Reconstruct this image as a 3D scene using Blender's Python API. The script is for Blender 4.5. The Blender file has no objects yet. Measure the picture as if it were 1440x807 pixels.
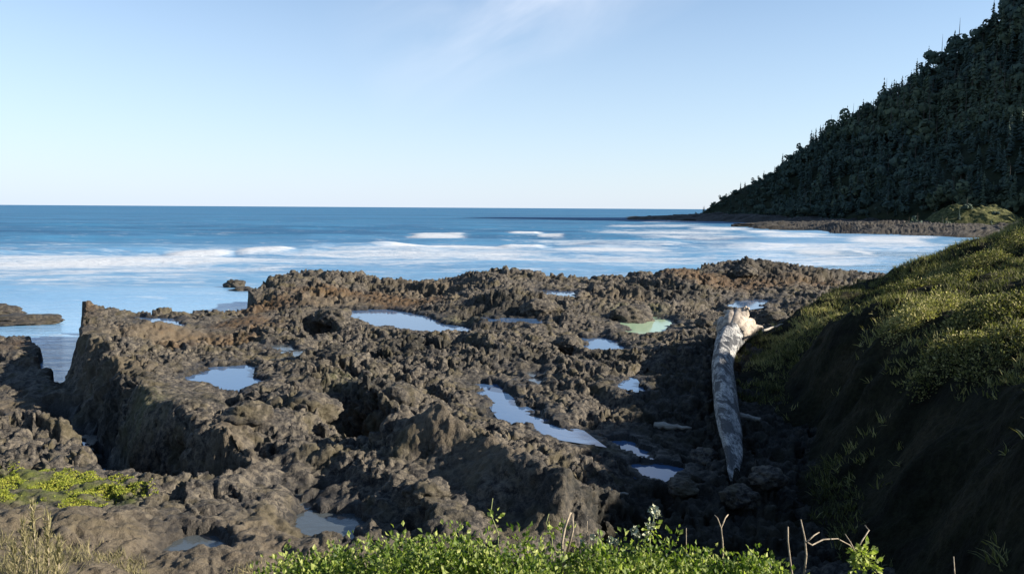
import bpy, math, random, time
import numpy as np
from mathutils import Matrix, Vector
T0 = time.time()
scene = bpy.context.scene
COL = scene.collection
R = math.radians

# ------------------------------------------------------------------ camera
F = 1130.0                        # focal length in pixels of a 1440 px wide frame
CAM = np.array([0.0, 0.0, 8.0])
PITCH, ROLL = math.atan(111.0 / F), R(0.36)
fwd = np.array([0, math.cos(PITCH), -math.sin(PITCH)])
r0 = np.array([1.0, 0, 0]); u0 = np.cross(r0, fwd)
right = math.cos(ROLL) * r0 + math.sin(ROLL) * u0
up = -math.sin(ROLL) * r0 + math.cos(ROLL) * u0
cam = bpy.data.cameras.new("camera"); co = bpy.data.objects.new("camera", cam); COL.objects.link(co)
m = Matrix.Identity(4)
for i in range(3):
    m[i][0], m[i][1], m[i][2], m[i][3] = right[i], up[i], -fwd[i], CAM[i]
co.matrix_world = m
cam.sensor_width = 36; cam.lens = 36 * F / 1440; cam.clip_end = 80000; cam.clip_start = 0.05
scene.camera = co

# ------------------------------------------------------------------ light
SUN_AZ, SUN_EL = R(100), R(24)      # azimuth clockwise from the view direction (+Y)
world = bpy.data.worlds.new("World"); scene.world = world; world.use_nodes = True
nt = world.node_tree; nt.nodes.clear()
def N(t, type, **kw):
    n = t.nodes.new(type)
    for k, v in kw.items(): setattr(n, k, v)
    return n
def mathn(t, op, a, b=None, c=None, clamp=False):
    n = N(t, 'ShaderNodeMath', operation=op, use_clamp=clamp)
    for i, v in enumerate((a, b, c)):
        if v is None: continue
        if isinstance(v, (int, float)): n.inputs[i].default_value = v
        else: t.links.new(v, n.inputs[i])
    return n.outputs[0]
def ramp(t, src, stops, interp='LINEAR'):
    n = N(t, 'ShaderNodeValToRGB'); n.color_ramp.interpolation = interp
    e = n.color_ramp.elements
    while len(e) > 1: e.remove(e[-1])
    for i, (p, c) in enumerate(stops):
        if not isinstance(c, (tuple, list)): c = (c, c, c)
        x = e[0] if i == 0 else e.new(p)
        x.position = p; x.color = (*c[:3], 1)
    t.links.new(src, n.inputs[0]); return n.outputs[0]
def mixc(t, fac, a, b, mode='MIX'):
    n = N(t, 'ShaderNodeMix', data_type='RGBA', blend_type=mode)
    for i, v in ((0, fac), (6, a), (7, b)):
        if isinstance(v, (int, float)): n.inputs[i].default_value = v
        elif isinstance(v, (tuple, list)): n.inputs[i].default_value = (*v[:3], 1)
        else: t.links.new(v, n.inputs[i])
    return n.outputs[2]
sky = N(nt, 'ShaderNodeTexSky', sky_type='NISHITA', sun_disc=False, sun_elevation=SUN_EL, sun_rotation=SUN_AZ,
        altitude=10, air_density=1.0, dust_density=0.2, ozone_density=3.0)
tc = N(nt, 'ShaderNodeTexCoord'); sp = N(nt, 'ShaderNodeSeparateXYZ'); nt.links.new(tc.outputs['Generated'], sp.inputs[0])
X, Y, Z = sp.outputs
# thin cirrus: u = x/y, v = z/y of the view direction, a band running up to the right
yy = mathn(nt, 'MAXIMUM', Y, 0.05)
u = mathn(nt, 'DIVIDE', X, yy); v = mathn(nt, 'DIVIDE', Z, yy)
al = mathn(nt, 'ADD', mathn(nt, 'MULTIPLY', mathn(nt, 'ADD', u, 0.195), 0.89), mathn(nt, 'MULTIPLY', mathn(nt, 'SUBTRACT', v, 0.143), 0.455))
pe = mathn(nt, 'ADD', mathn(nt, 'MULTIPLY', mathn(nt, 'ADD', u, 0.195), -0.455), mathn(nt, 'MULTIPLY', mathn(nt, 'SUBTRACT', v, 0.158), 0.89))
cx = N(nt, 'ShaderNodeCombineXYZ')
nt.links.new(mathn(nt, 'MULTIPLY', al, 5.0), cx.inputs[0]); nt.links.new(mathn(nt, 'MULTIPLY', pe, 16.0), cx.inputs[1])
no = N(nt, 'ShaderNodeTexNoise'); no.inputs['Scale'].default_value = 1.0; no.inputs['Detail'].default_value = 5; no.inputs['Roughness'].default_value = 0.5
no.inputs['Distortion'].default_value = 0.4
nt.links.new(cx.outputs[0], no.inputs['Vector'])
band = mathn(nt, 'SUBTRACT', 1.0, mathn(nt, 'DIVIDE', mathn(nt, 'ABSOLUTE', pe), 0.115), clamp=True)
sta = ramp(nt, al, [(0.0, 0.0), (0.22, 1.0)])
cm = mathn(nt, 'MULTIPLY', mathn(nt, 'MULTIPLY', band, sta), ramp(nt, no.outputs[0], [(0.33, 0.0), (0.7, 1.0)]))
cm = mathn(nt, 'MULTIPLY', cm, 0.75)
# thin veil of high haze, a little thicker to the west (left) and low down
veil = mathn(nt, 'MULTIPLY', ramp(nt, mathn(nt, 'MULTIPLY_ADD', u, -0.5, 0.5), [(0.2, 0.72), (0.85, 1.0)]), ramp(nt, Z, [(0.0, 0.9), (0.10, 0.58), (0.25, 0.22), (0.5, 0.0)]))
skc = mixc(nt, veil, sky.outputs[0], (3.95, 4.7, 5.9))
skc = mixc(nt, cm, skc, (5.2, 5.6, 6.4))
bg = N(nt, 'ShaderNodeBackground'); bg.inputs[1].default_value = 0.064
nt.links.new(skc, bg.inputs[0]); wo = N(nt, 'ShaderNodeOutputWorld'); nt.links.new(bg.outputs[0], wo.inputs[0])

sun = bpy.data.lights.new("sun", 'SUN'); sun.energy = 5.0; sun.angle = R(0.5); sun.color = (1.0, 0.90, 0.77)
so = bpy.data.objects.new("sun", sun); COL.objects.link(so)
sd = Vector((math.sin(SUN_AZ) * math.cos(SUN_EL), math.cos(SUN_AZ) * math.cos(SUN_EL), math.sin(SUN_EL)))
so.rotation_euler = (-sd).to_track_quat('-Z', 'Y').to_euler(); so.location = (60, 20, 60)
vs = scene.view_settings; vs.view_transform = 'Standard'; vs.look = 'None'; vs.gamma = 1; vs.exposure = 1.5
scene.cycles.max_bounces = 6; scene.cycles.transparent_max_bounces = 8
scene.cycles.use_adaptive_sampling = True

# ------------------------------------------------------------------ helpers
def ray(px, py):
    return fwd + right * ((px - 720) / F) + up * ((403.5 - py) / F)
def at_z(px, py, z):
    d = ray(px, py); t = (z - CAM[2]) / d[2]; return CAM + d * t
def at_d(px, py, dist):
    d = ray(px, py); return CAM + d * (dist / d[1])
def project(P):
    q = P - CAM; zc = q @ fwd
    return 720 + F * (q @ right) / zc, 403.5 - F * (q @ up) / zc
rng = np.random.RandomState(7)
_perm = rng.permutation(256).astype(np.int32); _perm = np.concatenate([_perm, _perm, _perm])
_val = rng.rand(256).astype(np.float32)
def hash3(i, j, k):
    return _perm[_perm[_perm[i & 255] + (j & 255)] + (k & 255)]
def vnoise(x, y, z=None):           # smooth value noise, -1..1
    if z is None: z = np.zeros_like(x)
    xi = np.floor(x).astype(np.int32); yi = np.floor(y).astype(np.int32); zi = np.floor(z).astype(np.int32)
    fx = (x - xi).astype(np.float32); fy = (y - yi).astype(np.float32); fz = (z - zi).astype(np.float32)
    sx = fx * fx * (3 - 2 * fx); sy = fy * fy * (3 - 2 * fy); sz = fz * fz * (3 - 2 * fz)
    r = 0
    for a in (0, 1):
        wx = sx if a else 1 - sx
        for b in (0, 1):
            wy = sy if b else 1 - sy
            for c in (0, 1):
                r = r + wx * wy * (sz if c else 1 - sz) * _val[hash3(xi + a, yi + b, zi + c)]
    return r * 2 - 1
def fbm(x, y, z=None, o=4, g=0.5, l=2.03):
    s, a, t = 0, 1.0, 0
    if z is None: z = np.zeros_like(x)
    for i in range(o):
        s = s + a * vnoise(x + 13.7 * i, y - 7.1 * i, z + 3.3 * i); t += a; a *= g; x, y, z = x * l, y * l, z * l
    return s / t * 1.4
def worley(x, y, z=None, f2=True):
    D3 = z is not None
    if z is None: z = np.zeros_like(x)
    xi = np.floor(x).astype(np.int32); yi = np.floor(y).astype(np.int32); zi = np.floor(z).astype(np.int32)
    F1 = np.full(x.shape, 9.0, np.float32); F2 = F1.copy(); ID = np.zeros(x.shape, np.float32)
    for a in (-1, 0, 1):
        for b in (-1, 0, 1):
            for c in ((-1, 0, 1) if D3 else (0,)):
                h = hash3(xi + a, yi + b, zi + c)
                jx = _val[h]; jy = _val[_perm[h]]; jz = _val[_perm[h + 91]] if D3 else 0
                d = (xi + a + jx - x) ** 2 + (yi + b + jy - y) ** 2
                if D3: d = d + (zi + c + jz - z) ** 2
                d = d.astype(np.float32); n = d < F1
                F2 = np.where(n, F1, np.minimum(F2, d)); ID = np.where(n, _val[_perm[h + 17]], ID); F1 = np.where(n, d, F1)
    return np.sqrt(F1), np.sqrt(F2), ID
def sst(a, b, x):
    t = np.clip((x - a) / (b - a), 0, 1); return t * t * (3 - 2 * t)
def seg_dist(x, y, pts):
    best = np.full(x.shape, 1e9); tt = np.zeros(x.shape); n = len(pts) - 1
    for i in range(n):
        ax, ay = pts[i][:2]; bx, by = pts[i + 1][:2]; dx, dy = bx - ax, by - ay
        t = np.clip(((x - ax) * dx + (y - ay) * dy) / (dx * dx + dy * dy + 1e-9), 0, 1)
        d = np.hypot(x - ax - t * dx, y - ay - t * dy); w = d < best
        best = np.where(w, d, best); tt = np.where(w, (i + t) / n, tt)
    return best, tt
def poly_sdf(x, y, pts):            # positive inside
    d, _ = seg_dist(x, y, list(pts) + [pts[0]])
    ins = np.zeros(x.shape, bool); n = len(pts)
    for i in range(n):
        ax, ay = pts[i][:2]; bx, by = pts[(i + 1) % n][:2]
        c = ((ay > y) != (by > y)) & (x < (bx - ax) * (y - ay) / (by - ay + 1e-12) + ax)
        ins ^= c
    return np.where(ins, d, -d)
def mesh_np(name, V, faces, k=None, smooth=True):
    """faces: (n,k) int array, or a list of such arrays"""
    if not isinstance(faces, list): faces = [faces]
    faces = [f for f in faces if len(f)]
    me = bpy.data.meshes.new(name)
    me.vertices.add(len(V)); me.vertices.foreach_set('co', np.ascontiguousarray(V, np.float32).ravel())
    loops = np.concatenate([f.ravel() for f in faces]).astype(np.int32)
    tot = np.concatenate([np.full(len(f), f.shape[1], np.int32) for f in faces])
    st = np.concatenate([[0], np.cumsum(tot)[:-1]]).astype(np.int32)
    me.loops.add(len(loops)); me.loops.foreach_set('vertex_index', loops)
    me.polygons.add(len(tot)); me.polygons.foreach_set('loop_start', st)
    me.update(calc_edges=True)
    me.polygons.foreach_set('use_smooth', np.full(len(tot), smooth)); me.validate()
    return me
def fattr(me, name, arr):
    a = me.attributes.new(name, 'FLOAT', 'POINT'); a.data.foreach_set('value', np.ascontiguousarray(arr, np.float32))
def link(name, me, mat=None, parent=None, loc=None, **props):
    o = bpy.data.objects.new(name, me); COL.objects.link(o)
    if mat is not None and me is not None and not me.materials: me.materials.append(mat)
    if parent is not None: o.parent = parent
    if loc is not None: o.location = loc
    for k, v in props.items(): o[k] = v
    return o
def grid_faces(nr, nc):
    i = np.arange(nr * nc).reshape(nr, nc)
    return np.stack([i[:-1, :-1], i[:-1, 1:], i[1:, 1:], i[1:, :-1]], -1).reshape(-1, 4)
def submesh(V, Fc, attrs, name):
    u, inv = np.unique(Fc, return_inverse=True)
    me = mesh_np(name, V[u], inv.reshape(Fc.shape))
    for k, a in attrs.items(): fattr(me, k, a[u])
    return me

# ------------------------------------------------------------------ materials
def newmat(name):
    mt = bpy.data.materials.new(name); mt.use_nodes = True; t = mt.node_tree; t.nodes.clear()
    o = N(t, 'ShaderNodeOutputMaterial'); b = N(t, 'ShaderNodeBsdfPrincipled'); t.links.new(b.outputs[0], o.inputs[0])
    return mt, t, b
def setin(t, b, key, v):
    if isinstance(v, (int, float)): b.inputs[key].default_value = v
    elif isinstance(v, (tuple, list)): b.inputs[key].default_value = (*v[:3], 1)
    else: t.links.new(v, b.inputs[key])
def noise(t, scale, detail=4, rough=0.55, dist=0.0, vec=None, kind='ShaderNodeTexNoise'):
    n = N(t, kind); n.inputs['Scale'].default_value = scale
    if 'Detail' in n.inputs: n.inputs['Detail'].default_value = detail; n.inputs['Roughness'].default_value = rough
    if kind == 'ShaderNodeTexNoise': n.inputs['Distortion'].default_value = dist
    if vec is not None: t.links.new(vec, n.inputs['Vector'])
    return n.outputs[0]
def pos(t, scale=(1, 1, 1), rot=(0, 0, 0)):
    g = N(t, 'ShaderNodeNewGeometry'); mp = N(t, 'ShaderNodeMapping')
    mp.inputs['Scale'].default_value = scale; mp.inputs['Rotation'].default_value = rot
    t.links.new(g.outputs['Position'], mp.inputs['Vector']); return mp.outputs[0]
def attr(t, name):
    a = N(t, 'ShaderNodeAttribute', attribute_name=name); return a.outputs['Fac']
def bump(t, b, h, strength, dist):
    n = N(t, 'ShaderNodeBump'); n.inputs['Strength'].default_value = strength; n.inputs['Distance'].default_value = dist
    t.links.new(h, n.inputs['Height']); t.links.new(n.outputs[0], b.inputs['Normal'])

def rock_material(name, dark=1.0, attrs=True):
    mt, t, b = newmat(name); p = pos(t)
    n1 = noise(t, 0.35, 5, 0.6, 0.3, p); n2 = noise(t, 2.6, 6, 0.65, 0.2, p); n3 = noise(t, 14, 4, 0.7, 0, p); n4 = noise(t, 45, 3, 0.7, 0, p)
    c = ramp(t, n2, [(0.30, (0.045, 0.040, 0.037)), (0.45, (0.105, 0.090, 0.074)), (0.56, (0.160, 0.137, 0.108)), (0.72, (0.25, 0.215, 0.165))])
    c = mixc(t, ramp(t, n1, [(0.42, 0.0), (0.62, 0.7)]), c, ramp(t, n3, [(0.35, (0.075, 0.07, 0.066)), (0.65, (0.19, 0.17, 0.15))]))
    c = mixc(t, ramp(t, n3, [(0.36, 0.75), (0.5, 0.0)]), c, (0.028, 0.026, 0.028))
    c = mixc(t, ramp(t, n4, [(0.52, 0.0), (0.66, 0.6)]), c, (0.42, 0.38, 0.31))
    n6 = noise(t, 5.5, 5, 0.7, 0.6, p)
    c = mixc(t, ramp(t, n6, [(0.50, 0.0), (0.60, 0.8)]), c, (0.37, 0.315, 0.235))
    c = mixc(t, ramp(t, n6, [(0.40, 0.85), (0.48, 0.0)]), c, (0.026, 0.025, 0.026))
    n5 = noise(t, 0.9, 4, 0.6, 0.5, pos(t, (1, 1, 1), (0, 0, 1)))
    c = mixc(t, ramp(t, n5, [(0.50, 0.0), (0.62, 0.6)]), c, (0.17, 0.14, 0.065))
    if attrs:
        c = mixc(t, mathn(t, 'MULTIPLY', attr(t, 'rust'), ramp(t, n2, [(0.3, 0.35), (0.6, 0.95)])), c, (0.21, 0.115, 0.042))
        c = mixc(t, mathn(t, 'MULTIPLY', attr(t, 'tan'), ramp(t, n3, [(0.3, 0.3), (0.6, 0.9)])), c, (0.27, 0.215, 0.145))
        c = mixc(t, mathn(t, 'MULTIPLY', attr(t, 'green'), ramp(t, n2, [(0.38, 0.1), (0.56, 1.0)])), c, mixc(t, n3, (0.06, 0.11, 0.015), (0.33, 0.36, 0.03)))
        c = mixc(t, mathn(t, 'MULTIPLY', attr(t, 'weed'), ramp(t, n2, [(0.35, 0.95), (0.65, 0.6)])), c, (0.020, 0.022, 0.016))  # dark weed tone; across the gully it paints the bank's shade
        w = attr(t, 'wet')
        c = mixc(t, mathn(t, 'MULTIPLY', w, 0.85), c, (0.020, 0.021, 0.023))
        setin(t, b, 'Roughness', mathn(t, 'MULTIPLY_ADD', w, -0.45, 0.85, clamp=True))
    else: setin(t, b, 'Roughness', 0.8)
    if dark != 1.0: c = mixc(t, 1.0, c, (dark, dark, dark), 'MULTIPLY')
    c = mixc(t, 1.0, c, (0.36, 0.36, 0.355), 'MULTIPLY'); setin(t, b, 'Base Color', c); b.inputs['Specular IOR Level'].default_value = 0.3
    bump(t, b, mathn(t, 'ADD', n3, mathn(t, 'MULTIPLY', n4, 0.4)), 0.9, 0.06)
    return mt
MROCK = rock_material('basalt_rock'); MROCK2 = rock_material('dark_wet_basalt', 0.5, False)

def soil_material(name, cols):
    mt, t, b = newmat(name); p = pos(t)
    n1 = noise(t, 0.8, 5, 0.6, 0.3, p); n3 = noise(t, 9, 5, 0.7, 0, p)
    c = ramp(t, n1, [(0.35, cols[0]), (0.5, cols[1]), (0.65, cols[2])])
    c = mixc(t, ramp(t, n3, [(0.4, 0.6), (0.6, 0.0)]), c, tuple(0.35 * q for q in cols[0]))
    setin(t, b, 'Base Color', c); setin(t, b, 'Roughness', 0.95); b.inputs['Specular IOR Level'].default_value = 0.1
    bump(t, b, n3, 1.0, 0.12); return mt
MBANK = soil_material('grassy_earth', [(0.010, 0.010, 0.006), (0.018, 0.019, 0.009), (0.034, 0.030, 0.016)])
MHEAD = soil_material('forest_floor', [(0.014, 0.020, 0.011), (0.022, 0.030, 0.015), (0.04, 0.042, 0.022)])
MKNOLL = soil_material('meadow', [(0.02, 0.03, 0.012), (0.08, 0.085, 0.03), (0.17, 0.16, 0.07)])

def leaf_material(name, c0, c1, c2, trans=0.35, rough=0.55):
    """colour varies from leaf to leaf (mesh attribute 'tint')"""
    mt = bpy.data.materials.new(name); mt.use_nodes = True; t = mt.node_tree; t.nodes.clear()
    o = N(t, 'ShaderNodeOutputMaterial'); b = N(t, 'ShaderNodeBsdfPrincipled'); tr = N(t, 'ShaderNodeBsdfTranslucent')
    c0, c1, c2 = [tuple(.8 * q for q in c_) for c_ in (c0, c1, c2)]
    c = ramp(t, attr(t, 'tint'), [(0.0, c0), (0.5, c1), (1.0, c2)])
    t.links.new(c, b.inputs['Base Color']); b.inputs['Roughness'].default_value = rough; b.inputs['Specular IOR Level'].default_value = 0.3
    t.links.new(mixc(t, 1.0, c, (1.3, 1.5, 0.6), 'MULTIPLY'), tr.inputs[0])
    mx = N(t, 'ShaderNodeMixShader'); mx.inputs[0].default_value = trans
    t.links.new(b.outputs[0], mx.inputs[1]); t.links.new(tr.outputs[0], mx.inputs[2]); t.links.new(mx.outputs[0], o.inputs[0]); return mt
MLEAF = leaf_material('shrub_leaf', (0.022, 0.055, 0.010), (0.14, 0.20, 0.03), (0.44, 0.47, 0.15))
MGRASS = leaf_material('bank_grass', (0.028, 0.036, 0.012), (0.14, 0.14, 0.045), (0.46, 0.41, 0.18), 0.2, 0.8)
MDRY = leaf_material('dry_grass', (0.09, 0.085, 0.04), (0.20, 0.18, 0.09), (0.34, 0.29, 0.16), 0.25, 0.8)
MALGA = leaf_material('bright_ground_cover', (0.10, 0.13, 0.02), (0.23, 0.27, 0.03), (0.38, 0.36, 0.06), 0.3, 0.7)
MCONIF = leaf_material('conifer_needles', (0.031, 0.056, 0.050), (0.060, 0.092, 0.074), (0.10, 0.132, 0.088), 0.1, 0.9)  # needle colours lifted bluish green in place of distance haze
MCONIF2 = leaf_material('lighter_conifer_needles', (0.040, 0.065, 0.046), (0.078, 0.105, 0.065), (0.14, 0.16, 0.09), 0.1, 0.9)
def plain(name, c0, c1, scale=20, rough=0.8, b_=0.5, bd=0.01, stretch=(1, 1, 1)):
    mt, t, b = newmat(name); tcn = N(t, 'ShaderNodeTexCoord'); mp = N(t, 'ShaderNodeMapping'); mp.inputs['Scale'].default_value = stretch
    t.links.new(tcn.outputs['Object'], mp.inputs[0]); n = noise(t, scale, 5, 0.65, 0.2, mp.outputs[0])
    setin(t, b, 'Base Color', ramp(t, n, [(0.35, c0), (0.62, c1)])); setin(t, b, 'Roughness', rough); bump(t, b, n, b_, bd); return mt
MBARK = plain('tree_bark', (0.035, 0.028, 0.022), (0.08, 0.066, 0.05), 3)
MSTEM = plain('dry_stem', (0.12, 0.095, 0.065), (0.27, 0.225, 0.16), 30)
MGSTEM = plain('green_stem', (0.10, 0.13, 0.04), (0.22, 0.24, 0.09), 30)
MFLOW = plain('seed_head', (0.22, 0.24, 0.15), (0.42, 0.43, 0.32), 60)
def log_material():
    mt, t, b = newmat('weathered_driftwood'); p = pos(t)
    w = noise(t, 2.0, 4, 0.6, 0.7, pos(t, (1.9, 0.6, 1.9)))
    f = noise(t, 16, 4, 0.7, 0.4, pos(t, (1.6, 0.25, 1.6)))
    c = ramp(t, w, [(0.46, (0.022, 0.024, 0.027)), (0.50, (0.19, 0.195, 0.195)), (0.62, (0.40, 0.385, 0.35))])
    c = mixc(t, ramp(t, f, [(0.40, 0.85), (0.52, 0.0)]), c, (0.04, 0.043, 0.048))
    setin(t, b, 'Base Color', c); setin(t, b, 'Roughness', 0.75)
    bump(t, b, mathn(t, 'ADD', w, mathn(t, 'MULTIPLY', f, 0.5)), 0.8, 0.12); return mt
MLOG = log_material()
MFLARE = plain('sun_toned_root_wood', (0.10, 0.085, 0.07), (0.40, 0.34, 0.27), 3.5, stretch=(1.5, .6, 1.5))  # paler than the trunk: sun on the root end put into the colour
MSTICK = plain('bleached_stick', (0.14, 0.125, 0.105), (0.28, 0.26, 0.22), 9, stretch=(0.3, 2, 2))

def water_material(name, col, rough=0.06, bs=0.3, bd=0.02, scale=3.0, spec=0.5, ior=1.33):
    mt, t, b = newmat(name); p = pos(t, (1, 1, 1))
    setin(t, b, 'Base Color', col); setin(t, b, 'Roughness', rough); b.inputs['IOR'].default_value = ior; b.inputs['Specular IOR Level'].default_value = spec
    bump(t, b, noise(t, scale, 3, 0.5, 0, p), bs, bd); return mt
MPOOL = water_material('tide_pool_water', (0.05, 0.10, 0.19), 0.05, 0.12, 0.02, 3.0, 0.9, 1.45)
MPOOLG = water_material('milky_green_water', (0.26, 0.36, 0.24), 0.12, 0.1, 0.02)
MPOOLD = water_material('shallow_dark_water', (0.05, 0.06, 0.065), 0.10, 0.3, 0.03, 5.0, 0.6, 1.4)

def sea_material():
    mt = bpy.data.materials.new('sea_water'); mt.use_nodes = True; t = mt.node_tree; t.nodes.clear()
    o = N(t, 'ShaderNodeOutputMaterial'); b = N(t, 'ShaderNodeBsdfPrincipled'); fo = N(t, 'ShaderNodeBsdfDiffuse')
    big = noise(t, 1.0, 4, 0.55, 0.2, pos(t, (0.0016, 0.010, 1), (0, 0, 0.05)))
    mid = noise(t, 1.0, 5, 0.6, 0.3, pos(t, (0.018, 0.11, 1), (0, 0, 0.06)))
    fine = noise(t, 1.0, 5, 0.65, 0.3, pos(t, (0.35, 1.0, 1)))
    g = N(t, 'ShaderNodeNewGeometry'); s = N(t, 'ShaderNodeSeparateXYZ'); t.links.new(g.outputs['Position'], s.inputs[0])
    shallow = attr(t, 'shallow')
    deep = ramp(t, big, [(0.35, (0.026, 0.078, 0.155)), (0.6, (0.044, 0.124, 0.225))])
    deep = mixc(t, ramp(t, mid, [(0.40, 0.0), (0.62, 0.65)]), deep, (0.05, 0.175, 0.30))
    deep = mixc(t, shallow, deep, mixc(t, mid, (0.11, 0.26, 0.43), (0.20, 0.36, 0.52)))
    t.links.new(deep, b.inputs['Base Color'])
    t.links.new(mathn(t, 'MULTIPLY_ADD', shallow, -0.5, 0.58), b.inputs['Roughness']); b.inputs['IOR'].default_value = 1.33
    t.links.new(mathn(t, 'MULTIPLY_ADD', shallow, 0.45, 0.03), b.inputs['Specular IOR Level'])
    bn = N(t, 'ShaderNodeBump'); bn.inputs['Strength'].default_value = 0.35; bn.inputs['Distance'].default_value = 0.35
    t.links.new(fine, bn.inputs['Height']); t.links.new(bn.outputs[0], b.inputs['Normal'])
    f1 = noise(t, 1.0, 6, 0.68, 0.6, pos(t, (0.13, 0.50, 1), (0, 0, 0.05)))
    f2 = noise(t, 1.0, 5, 0.7, 0.5, pos(t, (0.7, 1.6, 1)))
    k = mathn(t, 'ADD', attr(t, 'foam'), mathn(t, 'ADD', mathn(t, 'MULTIPLY_ADD', f1, 2.2, -1.1), mathn(t, 'MULTIPLY_ADD', f2, 1.0, -0.5)))
    fm = ramp(t, k, [(0.22, 0.0), (0.50, 0.45), (1.0, 0.95)])
    bf = N(t, 'ShaderNodeBump'); bf.inputs['Strength'].default_value = 0.8; bf.inputs['Distance'].default_value = 0.5; t.links.new(f2, bf.inputs['Height']); t.links.new(bf.outputs[0], fo.inputs['Normal'])
    fo.inputs[0].default_value = (0.46, 0.49, 0.52, 1)
    mx = N(t, 'ShaderNodeMixShader'); t.links.new(fm, mx.inputs[0]); t.links.new(b.outputs[0], mx.inputs[1]); t.links.new(fo.outputs[0], mx.inputs[2])
    t.links.new(mx.outputs[0], o.inputs[0]); return mt
MSEA = sea_material()

# ------------------------------------------------------------------ shore design (world coordinates obtained by aiming at features)
def W(l): return [tuple(at_z(*q)[:2]) + (q[2],) for q in l]
LOGPX = [(1031, 676, 5), (1031, 662, 10), (1032, 640, 15), (1027, 610, 18), (1021, 575, 19), (1017, 540, 18), (1015, 510, 17), (1020, 488, 18), (1028, 472, 21), (1034, 462, 22)]
LOGP = []
for (px, py, wpx) in LOGPX:
    d = ray(px, py); dd = -d[2] / d[1]
    dist = 7.947 / (dd + 0.0893); LOGP.append((at_d(px, py, dist), .86 * wpx / F * dist))
OUT = W([(-900, 476, .7), (-100, 474, .7), (0, 470, .8), (52, 468, .8), (62, 488, .5), (64, 518, .3), (84, 545, .2), (101, 544, .2), (111, 505, 0), (117, 466, 0), (124, 447, 1.0),
         (138, 431, 2.2), (158, 421, 2.7), (188, 419, 2.8), (212, 430, 2.1), (240, 436, 1.7), (275, 432, 1.8), (325, 439, 1.5), (349, 440, 1.2), (353, 428, .6), (358, 402, 2.3), (380, 387, 2.7), (430, 377, 3.0), (480, 382, 2.8),
         (530, 389, 2.4), (620, 391, 2.2), (660, 377, 3.1), (740, 377, 3.1), (790, 388, 2.5), (860, 386, 2.5), (926, 391, 2.3), (930, 375, 3.2), (1000, 368, 3.3), (1045, 361, 3.6), (1095, 369, 3.2), (1160, 378, 2.8), (1225, 382, 2.6), (1400, 392, 2.2)])
OUT = OUT + [(70, 40, 1), (70, -20, 1), (-70, -20, 1)]
CTRL = W([(380, 388, 2.6), (440, 380, 3.0), (600, 393, 2.3), (700, 379, 3.1), (830, 390, 2.4), (945, 379, 3.0), (1050, 367, 3.5), (1130, 375, 3.1), (1200, 384, 2.5),
          (150, 417, 3.1), (160, 450, 2.8), (205, 443, 1.9), (300, 445, 1.6), (250, 460, 1.7), (280, 478, 2.0), (350, 445, 1.6), (420, 400, 2.5), (450, 412, 2.4), (455, 440, 2.6), (400, 440, 2.3),
          (520, 410, 2.0), (590, 415, 1.9), (700, 410, 2.9), (650, 420, 2.2), (780, 430, 2.4), (700, 455, 1.8), (850, 420, 2.2), (890, 425, 2.9), (960, 400, 2.6), (1000, 440, 2.2), (1050, 435, 1.8), (1100, 400, 2.5), (1150, 410, 2.4),
          (130, 500, 2.8), (130, 560, 2.4), (200, 500, 2.7), (220, 560, 2.9), (380, 500, 2.2), (400, 580, 2.9), (480, 535, 2.9), (460, 500, 2.5), (600, 500, 2.1), (660, 500, 2.3), (700, 520, 2.1), (780, 510, 2.2), (850, 530, 2.1),
          (560, 560, 2.9), (600, 600, 3.1), (700, 630, 3.0), (800, 655, 2.9), (820, 700, 2.7), (540, 640, 2.2), (640, 690, 2.4), (740, 745, 2.1), (600, 730, 2.7), (500, 680, 2.8), (400, 650, 2.9), (300, 600, 3.0), (200, 600, 2.9), (330, 650, 2.9),
          (240, 690, 1.5), (340, 720, 2.5), (390, 700, 2.6), (540, 750, 2.8), (30, 500, .75), (30, 560, .9), (60, 590, .8), (20, 585, .8),
          (150, 640, 1.4), (60, 675, 2.6), (150, 700, 2.7), (0, 690, 2.8), (20, 740, 3.3), (200, 760, 3.0), (100, 800, 3.7), (300, 790, 3.0), (400, 790, 2.8), (600, 800, 2.8), (-200, 560, .8), (-300, 700, 2.6), (-200, 800, 3.6),
          (900, 560, 1.7), (960, 600, 1.6), (900, 700, 1.4), (900, 780, 1.3), (1100, 600, 1.7), (960, 520, 1.8), (1100, 500, 1.9), (1150, 700, 1.5), (1000, 740, 1.4)])
CTRL += W([(142, 442, 2.5), (132, 455, 2.3), (142, 475, 2.8), (144, 500, 2.9), (142, 535, 2.8), (150, 590, 2.6), (172, 620, 2.5), (128, 548, 2.5), (560, 590, 3.1), (640, 622, 3.1), (760, 668, 3.0), (560, 655, 1.7), (640, 702, 1.9), (600, 670, 1.8)])
CTRL += [(p[0], p[1], p[2] - r * 0.85) for p, r in LOGP]
LOWP = [tuple(at_z(a, b, .8)[:2]) for a, b in [(-900, 470), (0, 462), (62, 470), (66, 520), (100, 548), (112, 575), (105, 640), (40, 640), (-900, 640)]]
SHADE_POLY = [tuple(at_z(a, b, 1.6)[:2]) for a, b in [(1000, 470), (960, 520), (900, 590), (860, 640), (850, 700), (800, 807), (1500, 807), (1200, 500)]]  # outline of the bank's cast shade, painted onto the rock below
CHAN = [tuple(at_z(a, b, 0)[:2]) for a, b in [(74, 425), (122, 425), (117, 450), (115, 480), (112, 505), (110, 556), (84, 560), (62, 528), (60, 490), (68, 458)]]
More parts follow.
